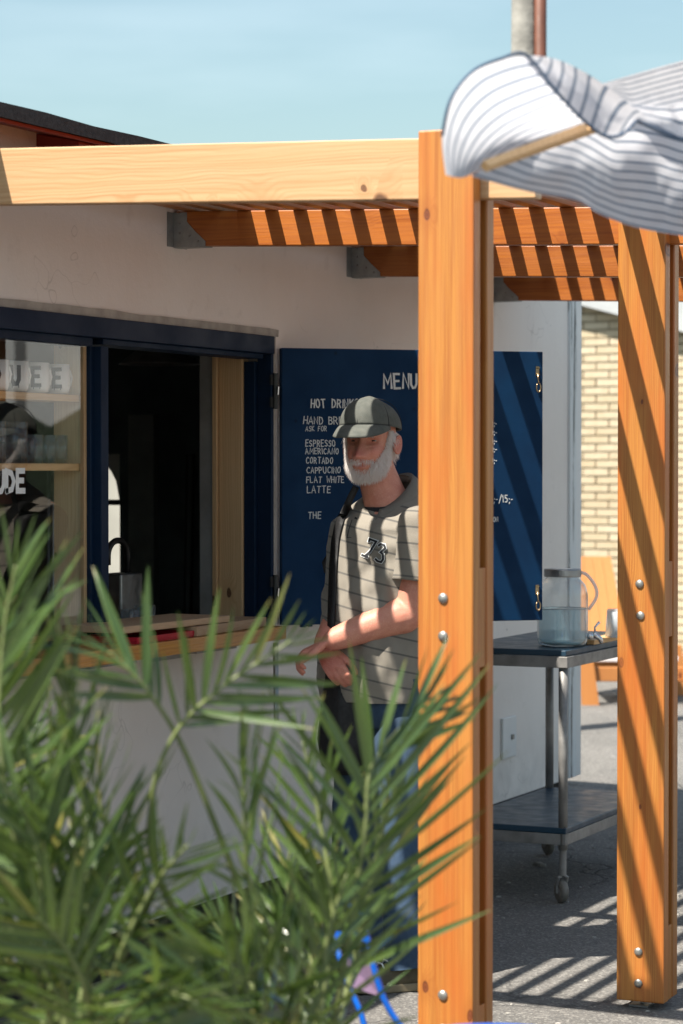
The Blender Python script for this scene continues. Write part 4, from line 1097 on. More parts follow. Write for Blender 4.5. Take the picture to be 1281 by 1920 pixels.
# hair of all kinds: thin tapering blades
rh = random.Random(11)
def strands(name, sampler, n, length, wid, droop, parent, mat, rnd=.35):
    f = MB(); made = 0; tries = 0
    while made < n and tries < n * 40:
        tries += 1
        s = sampler()
        if s is None: continue
        (X, Y, Z), nd, Lm = s
        nd = Vector(nd).normalized(); L = length * Lm * rh.uniform(.7, 1.25)
        d = (nd + Vector((rh.uniform(-rnd, rnd), rh.uniform(-rnd, rnd), rh.uniform(-rnd, rnd)))).normalized()
        p_ = Vector((X, Y, Z)) - nd * .001; pts = [p_.copy()]
        for q in range(3):
            d = (d + Vector(droop)).normalized(); p_ = p_ + d * L / 3; pts.append(p_.copy())
        sd = d.cross(Vector((rh.uniform(-1, 1), rh.uniform(-1, 1), rh.uniform(-1, 1)))).normalized()
        vs = []
        for q, ww in zip(pts[:3], (1, .9, .6)): vs += [H(*(q + sd * wid * ww)), H(*(q - sd * wid * ww))]
        vs.append(H(*pts[3])); f.add(vs, [(0, 1, 3, 2), (2, 3, 5, 4), (4, 5, 6)]); made += 1
    return f.build(name, mat, parent)
def s_beard():
    az = rh.uniform(-1.75, 1.75); el = rh.uniform(-1.25, .45)
    X, Y, Z = head_pt(az, el); A = abs(az); ax = abs(X)
    top = interp([(0, -.086), (.28, -.086), (.42, -.066), (.7, -.046), (1.0, -.024), (1.15, .012), (1.3, .045), (1.5, .05), (1.62, .03), (1.75, .0)], A)[0]
    mous = ax < .038 and -.070 < Z < -.054 + .0 * ax and Y > .03
    if Z > top + rh.uniform(-.006, .004) and not mous: return None
    if Y < -.03 and Z < -.05: return None
    if ax < .029 and -.083 + .007 * (ax / .03) ** 2 < Z < -.0685 + .006 * (ax / .03) ** 2: return None
    if ax < .013 and -.1 < Z < -.083 and rh.random() < .5: return None
    return (X, Y, Z), (sin(az) * .9, cos(az) * .9, -.5 if not mous else -.9), (1.0 if Z < -.06 else .75) * (.6 if mous else 1) * (.6 if A > 1.35 else 1)
strands('beard', s_beard, 10500, .024, .00058, (0, 0, -.38), man, M['hair'])
def s_hair():
    az = rh.uniform(1.35, 2 * pi - 1.35); el = rh.uniform(-.75, .35)
    X, Y, Z = head_pt(az, el)
    if Z > .05 or Z < (-.075 if Y < -.05 else -.0 - .03 * (Y < 0)): return None
    if abs(X) > .066 and -.03 < Y < .012 and Z < .012: return None
    return (X, Y, Z), (sin(az) * .75, cos(az) * .75 - .25, -.35), 1.0
strands('hair', s_hair, 3800, .034, .0006, (0, -.06, -.55), man, M['hair'], .25)
for bs in (-1, 1):
    def s_brow():
        X = bs * rh.uniform(.014, .046)
        az = atan2(X, .085); X, Y, Z = head_pt(az, rh.uniform(.13, .25)); return (X, Y, Z), (bs * .5, .7, -.1), .6
    strands('eyebrow', s_brow, 150, .014, .0006, (0, 0, -.1), man, M['hair'])
# cap
f = MB(); rings = []
for i in range(19):
    e = lerp(0, pi / 2 * .985, i / 18); ring = []
    for j in range(72):
        a = 2 * pi * j / 72
        base = .040 + .010 * cos(a)
        rx, ry, rz = .0925, .1145, .088
        pinch = 1 - .012 * gs(((a * 6 / (2 * pi)) % 1) - .5, .06) 
        q = (sin(a) * rx * cos(e) ** .82 * pinch, -.004 + cos(a) * ry * cos(e) ** .82 * pinch, base + (rz + .006 * sin(a * 3) * cos(e)) * sin(e))
        ring.append(H(*q))
    rings.append(ring)
f.loft(rings, (False, True))
crown = f.build('cap', M['cap'], man, smooth=True); sol = crown.modifiers.new('t', 'SOLIDIFY'); sol.thickness = .002
f = MB(); rows = []
for i in range(11):
    t = i / 10; row = []
    for j in range(29):
        s = lerp(-1, 1, j / 28); a = s * 1.12
        inn = Vector((sin(a) * .0895, -.004 + cos(a) * .1115, .048))
        e_ = 1 - abs(s) ** 3.2; out = Vector((sin(a) * (.0925 + .008 * e_), inn.y + .004 + .080 * e_, .048 - .038 * e_ - .014 * s * s))
        q = inn.lerp(out, t); q.z += .009 * sin(pi * t) * e_
        row.append(H(*q))
    rows.append(row)
f.grid(rows); br = f.build('cap_brim', M['cap'], man, smooth=True); sol = br.modifiers.new('t', 'SOLIDIFY'); sol.thickness = .0035; sol.offset = 0
f = MB(); f.lathe([(.009, -.001), (.008, .004), (.003, .0065)], H(0, -.004, .1285), 12); f.build('cap_button', M['cap'], crown, smooth=True)
f = MB()
for a in (0, pi / 3, -pi / 3, 2 * pi / 3, -2 * pi / 3, pi):
    f.tube([H(sin(a) * .0932 * cos(e) ** .82, -.004 + cos(a) * .1152 * cos(e) ** .82, .043 + .0885 * sin(e)) for e in [lerp(.03, 1.5, q / 12) for q in range(13)]], .0012, 5)
f.tube([H(sin(a) * .0935, -.004 + cos(a) * .1158, .0485) for a in [lerp(-1.15, 1.15, q / 16) for q in range(17)]], .0012, 5)
f.build('cap_seam', M['navy_cloth'], crown, smooth=True)
# shirt
sh = MB(); st = []
TB = [ # z, half width, half depth, forward shift, exponent
 (.838, .186, .150, .035), (.90, .190, .156, .04), (1.0, .190, .160, .042), (1.10, .190, .152, .035), (1.2, .194, .142, .022), (1.30, .202, .130, .01), (1.37, .200, .118, .0), (1.41, .178, .102, -.006), (1.435, .140, .088, -.012), (1.455, .105, .078, -.016), (1.468, .076, .071, -.018)]
rings = []; NR = 40; NZ = 64
for i in range(NZ):
    z = lerp(.838, 1.468, i / (NZ - 1)); a_, b_, fs = interp(TB, z); ring = []
    for k in range(NR * 2):
        th = 2 * pi * k / (NR * 2); ct, sn = cos(th), sin(th)
        X = a_ * math.copysign(abs(ct) ** .88, ct); Y = fs + b_ * math.copysign(abs(sn) ** .88, sn)
        n1 = mnoise.noise(Vector((X * 7 + 3, Y * 7, z * 4))); n2 = mnoise.noise(Vector((X * 22 - Y * 14, Y * 16 + 5, z * 11)))
        fold = .011 * n1 + .0105 * n2 + .006 * sin((z - X * .9 - Y * .5) * 75 + 5 * n1) * gs(z - 1.2 - X * .6, .11) * sstep(-.02, .1, X) + .004 * mnoise.noise(Vector((X * 45, Y * 45 + 9, z * 26))) + .005 * sin(z * 60 + X * 22 + 3 * n1) * gs(z - 1.12, .08) * sstep(.0, .16, abs(X)) + .004 * sin(th * 7 + 4 * n1) * sstep(1.0, .84, z)
        nr = Vector((ct, sn)).normalized(); X += nr.x * fold; Y += nr.y * fold
        zz = z + (-.050 * sn * sstep(1.35, 1.468, z))       # neckline lower in front
        zz -= .02 * ct * sstep(1.2, 1.4, z) * (1 if ct > 0 else .4)
        q = T(X, Y, zz); ring.append(q); uu = (q - P0).dot(_R)
        st.append((zz + .24 * uu) / .0490)
    rings.append(ring)
sh.loft(rings, (False, False))
shirt = sh.build('shirt', M['shirt'], man, smooth=True, attrs={'stripe': st})
def sleeve(s0, el, r0, r1, tend):
    f = MB(); n = 40; pts = []; rr = []; stv = []
    ax = (el - s0); L = ax.length
    for i in range(26):
        t = lerp(-.10, tend, i / 25); c = s0 + ax * t; r = lerp(r0, r1, sstep(-.1, tend, t))
        if t < .12: r *= interp([(-.10, .45), (-.05, .8), (.02, .97), (.12, 1.0)], t)[0]
        A = (_R - ax.normalized() * _R.dot(ax.normalized())).normalized(); B = ax.normalized().cross(A); ring = []
        for k in range(n):
            a = 2 * pi * k / n; rad = r * (1 + .05 * mnoise.noise(Vector((cos(a) * 1.3, sin(a) * 1.3, t * 7))) + .03 * sin(a * 3 + t * 16) * sstep(.1, .7, t))
            ring.append(c + A * cos(a) * rad + B * sin(a) * rad * 1.08); stv.append((t * L - .018) / .0490)
        rr.append(ring)
    f.loft(rr, (True, False)); o = f.build('sleeve', M['shirt'], shirt, smooth=True, attrs={'stripe': stv}); so_ = o.modifiers.new('t', 'SOLIDIFY'); so_.thickness = .002; return o
sleeve(W(.158, 1.395, .150), W(.120, 1.13, .178), .082, .080, .745)
sleeve(SHR, ELR, .066, .062, .62)
# collar: a folded band open at the throat
f = MB(); rows = []
for i, t in enumerate((0, .35, .6, 1.0)):
    row = []
    for j in range(41):
        s = lerp(-1, 1, j / 40); a = pi + s * pi * .84        # starts at the back, runs round to the front
        fx, fy = sin(a), cos(a)                                # a = pi: back
        front = sstep(.5, 1, abs(s))
        zi = 1.518 - .092 * sstep(.12, 1.0, abs(s))
        r_in = .063 + .004 * front
        if i == 0: X, Y, z = fx * r_in, -.020 + fy * r_in, zi - .02
        elif i == 1: X, Y, z = fx * (r_in + .006), -.020 + fy * (r_in + .006), zi + .006 - .006 * front
        elif i == 2: X, Y, z = fx * (r_in + .020), -.020 + fy * (r_in + .021), zi - .008 - .010 * front
        else: X, Y, z = fx * (r_in + .054), -.020 + fy * (r_in + .036 + .016 * front), zi - .048 - .030 * sstep(.45, .88, abs(s)) + .035 * sstep(.93, 1, abs(s))
        row.append(T(X, Y, z - .006 * abs(fx)))
    rows.append(row)
f.grid(rows); co_ = f.build('collar', M['collar'], shirt, smooth=True); so_ = co_.modifiers.new('t', 'SOLIDIFY'); so_.thickness = .003
bpy.context.view_layer.update()
bv = BVHTree.FromPolygons([tuple(v) for v in sh.v], sh.f)
def on_shirt(px, py, lift):
    d = (_F + _R * ((px - 640.5) / FPX) + _U * ((960 - py) / FPX)).normalized()
    loc, nrm, idx, dist = bv.ray_cast(CAM, d)
    if loc is None: return CAM + d * 7.2
    return loc - d * lift
def dens(S, k=5):
    out = []
    for a, b in zip(S, S[1:]): out += [(lerp(a[0], b[0], t / k), lerp(a[1], b[1], t / k)) for t in range(k)]
    return out + [S[-1]]
seven = [[(588, 736), (596, 710), (676, 738), (600, 860), (546, 908)], [(506, 900), (572, 926)]]
three = [[(706, 786), (730, 768), (772, 782), (782, 820), (730, 868), (756, 890), (758, 952), (734, 986), (690, 974), (668, 950)]]
for nm, wd, lf, mt in (('badge_outline', 6.6, .004, M['lettering']), ('badge_number', 4.1, .006, M['navy_cloth'])):
    f = MB(); k = 0
    for S in seven + three:
        S2 = [(600 + a / 6.405, 900 + b / 6.405) for a, b in S]
        ribbon(f, dens(S2), wd, lf + .0002 * k, lambda u, v, l: on_shirt(u, v, l)); k += 1
    f.build(nm, mt, shirt)
f = MB()   # placket, top opening and button
S2 = [(672, 962), (660, 985), (652, 1012)]
ribbon(f, dens([(600 + a / 6.405, 900 + b / 6.405) for a, b in ((385, 480), (345, 600), (325, 690))]), 1.3, .0035, lambda u, v, l: on_shirt(u, v, l))
ribbon(f, dens([(600 + a / 6.405, 900 + b / 6.405) for a, b in ((330, 690), (375, 690))]), 1.0, .0037, lambda u, v, l: on_shirt(u, v, l))
ribbon(f, dens([(600 + a / 6.405, 900 + b / 6.405) for a, b in ((425, 455), (440, 462))]), 3.6, .005, lambda u, v, l: on_shirt(u, v, l))
f.build('placket', M['navy_cloth'], shirt)
# dark inside of the open neck
f = MB(); rows = []
for i in range(5):
    row = []
    for j in range(13):
        s = lerp(-1, 1, j / 12); a = s * .95
        r = .0725 - .003 * i / 4
        row.append(T(sin(a) * (r + .001), -.016 + cos(a) * (r + .006 + .008 * i / 4), 1.422 - .010 * i - .012 * (1 - s * s) * i / 2))
    rows.append(row)
f.grid(rows); f.build('neck_facing', M['navy_cloth'], shirt, smooth=True)
# trousers
f = MB()
def leg(hp, ft):
    an = Vector((ft.x, ft.y, .07)); kn = lerp(hp, an, .52) + (T(0, 1, 0) - T(0, 0, 0)) * .03
    pts = spline([hp + Vector((0, 0, .05)), hp, lerp(hp, kn, .5), kn, lerp(kn, an, .5), an], 40); rings = []
    for i, c in enumerate(pts):
        t = i / 39; r = interp([(0, .108), (.2, .108), (.5, .082), (.62, .076), (.85, .070), (1, .078)], t)[0]
        ring = []
        for k in range(32):
            a = 2 * pi * k / 32; rad = r * (1 + .05 * mnoise.noise(Vector((cos(a) * 2, sin(a) * 2 + hp.x * 9, c.z * 11))) + .035 * sin(c.z * 75 + a * 2) * (sstep(.3, .1, c.z) + .5 * gs(c.z - .5, .06)))
            ring.append(c + Vector((cos(a) * rad, sin(a) * rad, .012 * cos(a) * (t > .9))))
        rings.append(ring)
    f.loft(rings, (True, False))
leg(HPL, FTL); leg(HPR, FTR)
rings = []
for z, a_, b_ in ((.76, .16, .12), (.82, .180, .135), (.88, .176, .14), (.94, .172, .138)):
    rings.append([T(a_ * cos(2*pi*k/36), .03 + b_ * sin(2*pi*k/36), z) for k in range(36)])
f.loft(rings); tro = f.build('trousers', M['denim'], man, smooth=True)
# shoes
def shoe(ft, dirv):
    d = dirv.normalized(); sd = Vector((-d.y, d.x, 0)); heel = Vector((ft.x, ft.y, 0)) - d * .085
    f = MB(); rr = []
    for t, wd, h in ((0, .018, .05), (.02, .034, .075), (.07, .038, .095), (.12, .040, .098), (.16, .044, .082), (.20, .049, .064), (.245, .048, .05), (.275, .036, .04), (.292, .015, .03)):
        c = heel + d * t
        rr.append([c + sd * (wd * math.copysign(abs(cos(a)) ** .7, cos(a))) + Vector((0, 0, .022 + (h - .022) * max(0, sin(a)) ** .8)) for a in [2 * pi * k / 24 for k in range(24)]])
    f.loft(rr); o = f.build('shoe', M['shoe'], man, smooth=True)
    f = MB(); rr = []
    for t, wd in ((-.006, .022), (.02, .038), (.08, .041), (.14, .043), (.21, .054), (.255, .050), (.285, .036), (.303, .016)):
        c = heel + d * t; lift = .012 * sstep(.22, .3, t)
        rr.append([c + sd * s * wd + Vector((0, 0, z + lift)) for s, z in ((-1, .001), (1, .001), (1.02, .026), (-1.02, .026))])
    f.loft(rr); f.build('sole', M['sole'], o, bevel=.004)
    f = MB()
    for q in range(5):
        t = .115 + q * .019; c = heel + d * t; z = interp([(.1, .102), (.16, .086), (.2, .069)], t)[0]
        f.tube([c + sd * .03 + Vector((0, 0, z - .018)), c + sd * .012 + d * .004 + Vector((0, 0, z + .001)), c - sd * .012 + d * .010 + Vector((0, 0, z + .001)), c - sd * .03 + d * .012 + Vector((0, 0, z - .018))], .0028, 5)
    f.build('lace', M['lettering'], o)
shoe(FTL, Vector((-.72, -.62, 0))); shoe(FTR, Vector((-.5, -.85, 0)))
# black bag worn on the far shoulder, hanging at the hip
bag = thing('shoulder_bag', W(-.10, .62, -.02), 'black shoulder bag hanging at the hip of the man', 'bag')
f = MB(); rr = []
for z, a_, b_ in ((.615, .05, .045), (.64, .085, .07), (.72, .10, .08), (.84, .096, .078), (.93, .082, .066), (.97, .05, .045)):
    rr.append([W(-.085 + .03 * (z - .6), z, .07) + _R * (a_ * .82 * cos(2*pi*k/28) * (1 + .09 * sin(3 * k + z * 40))) + TW * (b_ * sin(2*pi*k/28) * (1 + .06 * sin(5 * k + z * 60))) for k in range(28)])
f.loft(rr); f.build('bag_body', M['bag'], bag, smooth=True)
f = MB()
f = MB()
ribbon(f, dens([(668, 912), (657, 934), (645, 960), (636, 985), (630, 1012), (626, 1060), (624, 1110), (622, 1165), (622, 1225), (628, 1270)], 6), 13, .008, lambda u, v, l: on_shirt(u, v, l) if bv.ray_cast(CAM, (_F + _R * ((u - 640.5) / FPX) + _U * ((960 - v) / FPX)).normalized())[0] else W((u - 700) / 613, 1.54 - (v - 878) / 613, .02), cap=False)
st_ = f.build('strap', M['bag'], bag, smooth=True); so_ = st_.modifiers.new('t', 'SOLIDIFY'); so_.thickness = .004
f = MB(); f.tube([T(-.215, .05, 1.27), T(-.235, .055, 1.245), T(-.23, .05, 1.215)], .012, 8); f.build('buckle', M['black_plastic'], bag)

# ------------------------------------------------------------------ striped parasol with its flapping corner
para_base = spot(1650, 900, 5.0)
para = thing('striped_parasol', (para_base.x, para_base.y, 0), 'white parasol with thin navy stripes and a wind-flipped corner', 'parasol')
can = MB(); stripe = []
def resample(P, n):
    P = [Vector(p) for p in P]
    if len(P) > 2: P = spline(P, 60)
    L = [0]
    for a, b in zip(P, P[1:]): L.append(L[-1] + (b - a).length)
    out = []
    for i in range(n):
        s = L[-1] * i / (n - 1); k = 0
        while k < len(L) - 2 and L[k + 1] < s: k += 1
        t = (s - L[k]) / max(1e-9, L[k + 1] - L[k]); out.append(P[k].lerp(P[k + 1], t))
    return out
def patch(bot, top, left, right, fn, bulge=0, n=40, m=30, wob=.008):
    px3 = lambda P: [spot(*p) for p in P]
    B_, T_, L_, R_2 = resample(px3(bot), n), resample(px3(top), n), resample(px3(left), m), resample(px3(right), m)
    rows = []
    for j in range(m):
        v = j / (m - 1); row = []
        for i in range(n):
            u = i / (n - 1)
            p = B_[i] * (1 - v) + T_[i] * v + L_[j] * (1 - u) + R_2[j] * u - (B_[0] * (1-u) * (1-v) + B_[-1] * u * (1-v) + T_[0] * (1-u) * v + T_[-1] * u * v)
            e = sin(pi * u) * sin(pi * v)
            p = p - _F * (bulge * e) + _F * ((wob * mnoise.noise(p * 9) + wob * .4 * mnoise.noise(p * 27)) * min(1, 4 * e))
            row.append(p); stripe.append(fn(u, v))
        rows.append(row)
    can.grid(rows)
# under side between rib and far edge
patch([(884, 330, 4.35), (985, 358, 4.45), (1080, 376, 4.55), (1130, 404, 4.62), (1200, 428, 4.72), (1290, 444, 4.85), (1420, 470, 5.0)],
      [(905, 316, 4.35), (1010, 275, 4.5), (1108, 240, 4.6), (1165, 222, 4.7), (1230, 225, 4.76), (1290, 245, 4.84), (1420, 260, 4.99)],
      [(884, 330, 4.35), (905, 316, 4.35)], [(1420, 470, 5.0), (1420, 260, 4.99)], lambda u, v: v * (1.0 + 10.5 * min(1, u * 2.0)) + .25, bulge=-.05, n=70, m=34, wob=.02)
# hollow flipped corner, seen from inside
patch([(836, 328, 4.25), (868, 333, 4.3), (905, 316, 4.36)], [(988, 103, 4.28), (1060, 180, 4.4), (1108, 243, 4.58)],
      [(836, 328, 4.25), (829, 255, 4.2), (846, 185, 4.18), (886, 134, 4.2), (940, 110, 4.24), (988, 103, 4.28)], [(905, 316, 4.36), (1010, 275, 4.5), (1108, 243, 4.58)],
      lambda u, v: u * 10.5 + .55, bulge=-.10, n=44, m=50)
# rolled-over outer side, sunlit
patch([(984, 106, 4.275), (1040, 168, 4.29), (1085, 218, 4.32), (1130, 254, 4.36), (1165, 254, 4.38), (1192, 228, 4.40)], [(984, 103, 4.29), (1040, 110, 4.43), (1092, 133, 4.52), (1135, 160, 4.57), (1172, 188, 4.57), (1204, 212, 4.52)],
      [(984, 106, 4.275), (984, 103, 4.29)], [(1192, 228, 4.40), (1204, 212, 4.52)], lambda u, v: u * 9 - v * 1.3, bulge=.06, n=70, m=34, wob=.022)
# darker tucked fold running right
patch([(1188, 224, 4.53), (1215, 236, 4.56), (1245, 250, 4.6), (1290, 262, 4.66), (1420, 275, 4.8)], [(1176, 196, 4.63), (1215, 196, 4.68), (1255, 194, 4.72), (1290, 184, 4.78), (1420, 160, 4.95)],
      [(1188, 224, 4.53), (1176, 196, 4.63)], [(1420, 275, 4.8), (1420, 175, 4.85)], lambda u, v: v * 2.6 + u * 1.2, bulge=.05, n=60, m=24, wob=.045)
# back panel, upper side
patch([(1128, 160, 4.62), (1165, 190, 4.62), (1194, 217, 4.62), (1240, 206, 4.68), (1290, 196, 4.76), (1420, 174, 4.95)], [(1128, 157, 4.65), (1200, 136, 4.78), (1290, 111, 4.9), (1420, 76, 5.1)],
      [(1128, 160, 4.62), (1128, 157, 4.65)], [(1420, 174, 4.95), (1420, 76, 5.1)], lambda u, v: v * 7.5 + .5, n=50, m=20)
patch([(1418, 470, 5.0), (1800, 490, 5.3), (2300, 400, 5.6)], [(1418, 172, 4.95), (1700, 60, 5.5), (2300, 330, 6.3)], [(1418, 470, 5.0), (1418, 260, 4.99), (1418, 172, 4.95)], [(2300, 400, 5.6), (2300, 330, 6.3)], lambda u, v: v * 9, n=30, m=24)  # rest of the canopy, out of view, added to block sky on the right
canopy = can.build('canopy', M['fabric'], para, smooth=True, attrs={'stripe': stripe})
f = MB(); f = MB()
for path in ([(829, 255, 4.19), (846, 185, 4.17), (886, 134, 4.19), (940, 110, 4.23), (986, 103, 4.265), (1040, 167, 4.28), (1085, 217, 4.31), (1130, 253, 4.35), (1165, 253, 4.37), (1192, 227, 4.39)], [(1188, 224, 4.525), (1215, 236, 4.555), (1245, 250, 4.595), (1290, 262, 4.655), (1420, 275, 4.79)]):
    f.tube(spline([spot(*q) for q in path], 60), .0032, 6)
f.build('hem', plain('navy_hem_tape', (.06, .10, .17), .8), para, smooth=True)
a, b = spot(909, 312, 4.32), spot(1125, 233, 4.58)
f = MB(); f.tube([a, b], [.0105, .0135], 4, up=_U); rib = f.build('rib', M['interior_pine_y'], para)
f = MB(); f.tube([(para_base.x, para_base.y, 0), (para_base.x, para_base.y, 2.7)], .022, 12); f.build('pole', M['interior_pine_z'], para, smooth=True)
f = MB(); f.lathe([(.25, 0), (.25, .06), (.05, .09), (.035, .3)], (para_base.x, para_base.y, 0), 24); f.build('base', M['dull_steel'], para)

# ------------------------------------------------------------------ blue bistro chair, half behind the leaves
DCH = 4.9
bch = thing('bistro_chair', (spot(850, 1960, DCH).x, spot(850, 1960, DCH).y, 0), 'bright blue metal bistro chair in front of the pergola post', 'chair')
sc_ = lambda px, py, dd=0: spot(px, py, DCH + dd)
up1 = spline([sc_(618, 1690, .08), sc_(624, 1730, .07), sc_(632, 1775, .05), sc_(650, 1840, .02), sc_(684, 1925, 0), sc_(700, 2080, 0)], 30)
up2 = spline([sc_(672, 1690, -.14), sc_(680, 1725, -.14), sc_(690, 1762, -.14), sc_(706, 1832, -.14), sc_(726, 1885, -.14), sc_(760, 1935, -.14), sc_(800, 1975, -.14)], 30)
for q, nm in ((up1, 'back_upright'), (up2, 'back_upright')):
    f = MB(); f.tube(q, .0145, 10, flat=.45, up=_R); f.build(nm, M['blue_metal'], bch, smooth=True)
for i0, hgt in ((1, 2), (8, 2)):
    f = MB(); f.hexa([up1[i0], up2[i0], up2[i0] + _R * .006, up1[i0] + _R * .006, up1[i0 + hgt], up2[i0 + hgt], up2[i0 + hgt] + _R * .006, up1[i0 + hgt] + _R * .006]); f.build('back_slat', M['blue_metal'], bch)
f = MB(); i0 = 13; f.hexa([up1[i0], up2[i0], up2[i0] + _R * .007, up1[i0] + _R * .007, up1[i0 + 5], up2[i0 + 5], up2[i0 + 5] + _R * .007, up1[i0 + 5] + _R * .007]); f.build('back_slat', M['sky_sheen_slat'], bch, label='back slat coloured mauve for the sky reflection')
sz = .45; sc3 = spot(930, 1990, 4.55)
f = MB(); f.lathe([(.001, -.012), (.19, -.012), (.203, -.006), (.203, .004), (.19, .008), (.001, .006)], (sc3.x, sc3.y, sz - .004), 40); f.build('seat', M['blue_metal'], bch, smooth=True)
for k in range(4):
    a = pi / 4 + k * pi / 2
    f = MB(); f.tube([(sc3.x + cos(a) * .15, sc3.y + sin(a) * .15, sz - .015), (sc3.x + cos(a) * .2, sc3.y + sin(a) * .2, 0)], .011, 8); f.build('leg', M['blue_metal'], bch, smooth=True)

gv = MB(); rg = random.Random(5)
for k in range(420):
    x, y = rg.uniform(.05, 2.2), rg.uniform(.3, 6.5); r = rg.uniform(.003, .013) * (1 if rg.random() < .93 else 2.0); a = rg.uniform(0, 6)
    ring = [Vector((x + cos(a + q * 1.257) * r * rg.uniform(.6, 1.2), y + sin(a + q * 1.257) * r * rg.uniform(.6, 1.2), .0008)) for q in range(5)]
    gv.loft([ring, [Vector((lerp(x, p.x, .7), lerp(y, p.y, .7), r * .45)) for p in ring]])
tag(gv.build('gravel', plain('pale_grit', (.40, .38, .35), .9, var=.6, vs=30)), 'loose pale grit scattered on the asphalt', kind='stuff')

# ------------------------------------------------------------------ potted palms in the foreground
rp = random.Random(21)
leaf_meshes = []
for vv in range(5):
    me = bpy.data.meshes.new('leaflet'); V, Fc = [], []; nseg = 7
    droop, tw = (.02, .07, .14, -.03, .22)[vv], (.1, -.25, .3, .5, -.1)[vv]
    for i in range(nseg + 1):
        t = i / nseg; wd = .029 * (sin(pi * min(1, t * .93 + .07)) ** .75) * (1 - .25 * t) + .004 * (1 - t)
        if i == nseg: wd = .0008
        z0 = -droop * t * t; a = tw * t
        for s, h in ((-1, .35), (0, 0), (1, .35)):
            V.append((s * wd * cos(a) - h * wd * sin(a) * (1 if s else 0), t, z0 + h * wd + s * wd * sin(a)))
    for i in range(nseg):
        for j in (0, 1):
            a0 = i * 3 + j; Fc.append((a0, a0 + 1, a0 + 4, a0 + 3))
    me.from_pydata(V, [], Fc); me.update(); me.polygons.foreach_set('use_smooth', [True] * len(me.polygons)); me.materials.append(M['leaf']); leaf_meshes.append((me, V, Fc))
def palm(base, fronds, label, n_obj=290):
    root = thing('potted_palm', (base.x, base.y, 0), label, 'palm', 'potted palms in front of the kiosk')
    f = MB(); f.lathe([(.17, 0), (.2, .02), (.235, .34), (.25, .35), (.25, .4), (.225, .4), (.215, .36)], (base.x, base.y, 0), 28, (True, False)); pot = f.build('pot', M['terracotta'], root, smooth=False)
    f = MB(); f.lathe([(.216, .355), (.001, .375)], (base.x, base.y, 0), 24); f.build('soil', M['soil'], pot)
    f = MB(); f.tube([(base.x, base.y, .33), (base.x, base.y, .46), (base.x, base.y, .52)], [.05, .055, .02], 12); f.build('stem', M['rachis'], root, smooth=True)
    LF = []; fro = []
    for pts, start, Lm, dens_, phase in fronds:
        P = [Vector((base.x, base.y, .48))] + [spot(*p) for p in pts]
        S = spline(P, 60)
        f = MB(); f.tube(S, [lerp(.0085, .002, i / 59) for i in range(60)], 6); fo = f.build('frond', M['rachis'], root, smooth=True); fro.append(fo)
        Ls = sum((b - a).length for a, b in zip(S, S[1:])); n = int(Ls * (1 - start) / (dens_ * .98))
        up = (CAM - S[30]).normalized() * .25 + Vector((0, 0, 1))
        for i in range(n + 1):
            t = start + (1 - start) * i / n; k = t * 59; k0 = min(int(k), 58); p = S[k0].lerp(S[k0 + 1], k - k0)
            tg = (S[min(k0 + 2, 59)] - S[max(k0 - 1, 0)]).normalized()
            # frond plane: side vector, slowly twisted so that the blade is seen partly face-on
            sd = tg.cross((CAM - p).normalized()).normalized(); nm = sd.cross(tg)
            rt = Matrix.Rotation(phase + .5 * (t - .5), 3, tg); sd = rt @ sd; nm = rt @ nm
            q = (t - start) / (1 - start)
            L0 = 1.14 * Lm * (.55 + .45 * sin(pi * min(1, q * .8 + .2))) * (1 - .45 * q ** 3)
            for s in (-1, 1):
                if rp.random() < .05: continue
                a = lerp(.88, .34, q) + rp.uniform(-.16, .16)
                vv = rp.uniform(-.05, .55)
                d = (tg * cos(a) + sd * s * sin(a) * cos(vv) + nm * sin(a) * sin(vv) * .8).normalized()
                if i == n: d = (tg + sd * s * .2).normalized()
                d = (d + Vector((0, 0, -.06))).normalized()
                x_ = d.cross(nm).normalized(); z_ = x_.cross(d); tw = rp.uniform(-.7, .7)
                R3 = Matrix((x_, d, z_)).transposed(); R3 = R3 @ Matrix.Rotation(tw, 3, 'Y')
                L = L0 * rp.uniform(.8, 1.15)
                wv = min(1.35, max(.75, .26 / L)) * rp.uniform(.85, 1.1)
                M4 = Matrix.Translation(p) @ (R3 @ Matrix.Diagonal((L * wv, L, L))).to_4x4()
                a0, b0 = pix(p), pix(p + d * L); cxm, cym = (a0[0] + b0[0]) / 2, (a0[1] + b0[1]) / 2
                inside = -20 < cxm < 1300 and 0 < cym < 1940
                LF.append((math.hypot(a0[0] - b0[0], a0[1] - b0[1]) if inside else -1, rp.random(), M4, fo, rp.randrange(5)))
    LF.sort(key=lambda q: -q[0])
    for (_, _, M4, fo, vi) in LF[:n_obj]:
        o = bpy.data.objects.new('leaflet', leaf_meshes[vi][0]); C.objects.link(o); o.parent = fo; o.matrix_parent_inverse = Matrix.Identity(4)
        o.matrix_basis = M4
    rest = MB()
    for (_, _, M4, fo, vi) in LF[n_obj:]:
        rest.add([M4 @ Vector(v) for v in leaf_meshes[vi][1]], leaf_meshes[vi][2])
    if rest.v:
        o = rest.build('leaflets', M['leaf'], root, smooth=True); o['kind'] = 'stuff'
D1, D2 = 4.15, 3.9
bA = spot(590, 2120, D1); bB = spot(150, 2150, D2); bC = spot(-190, 2100, 4.3)
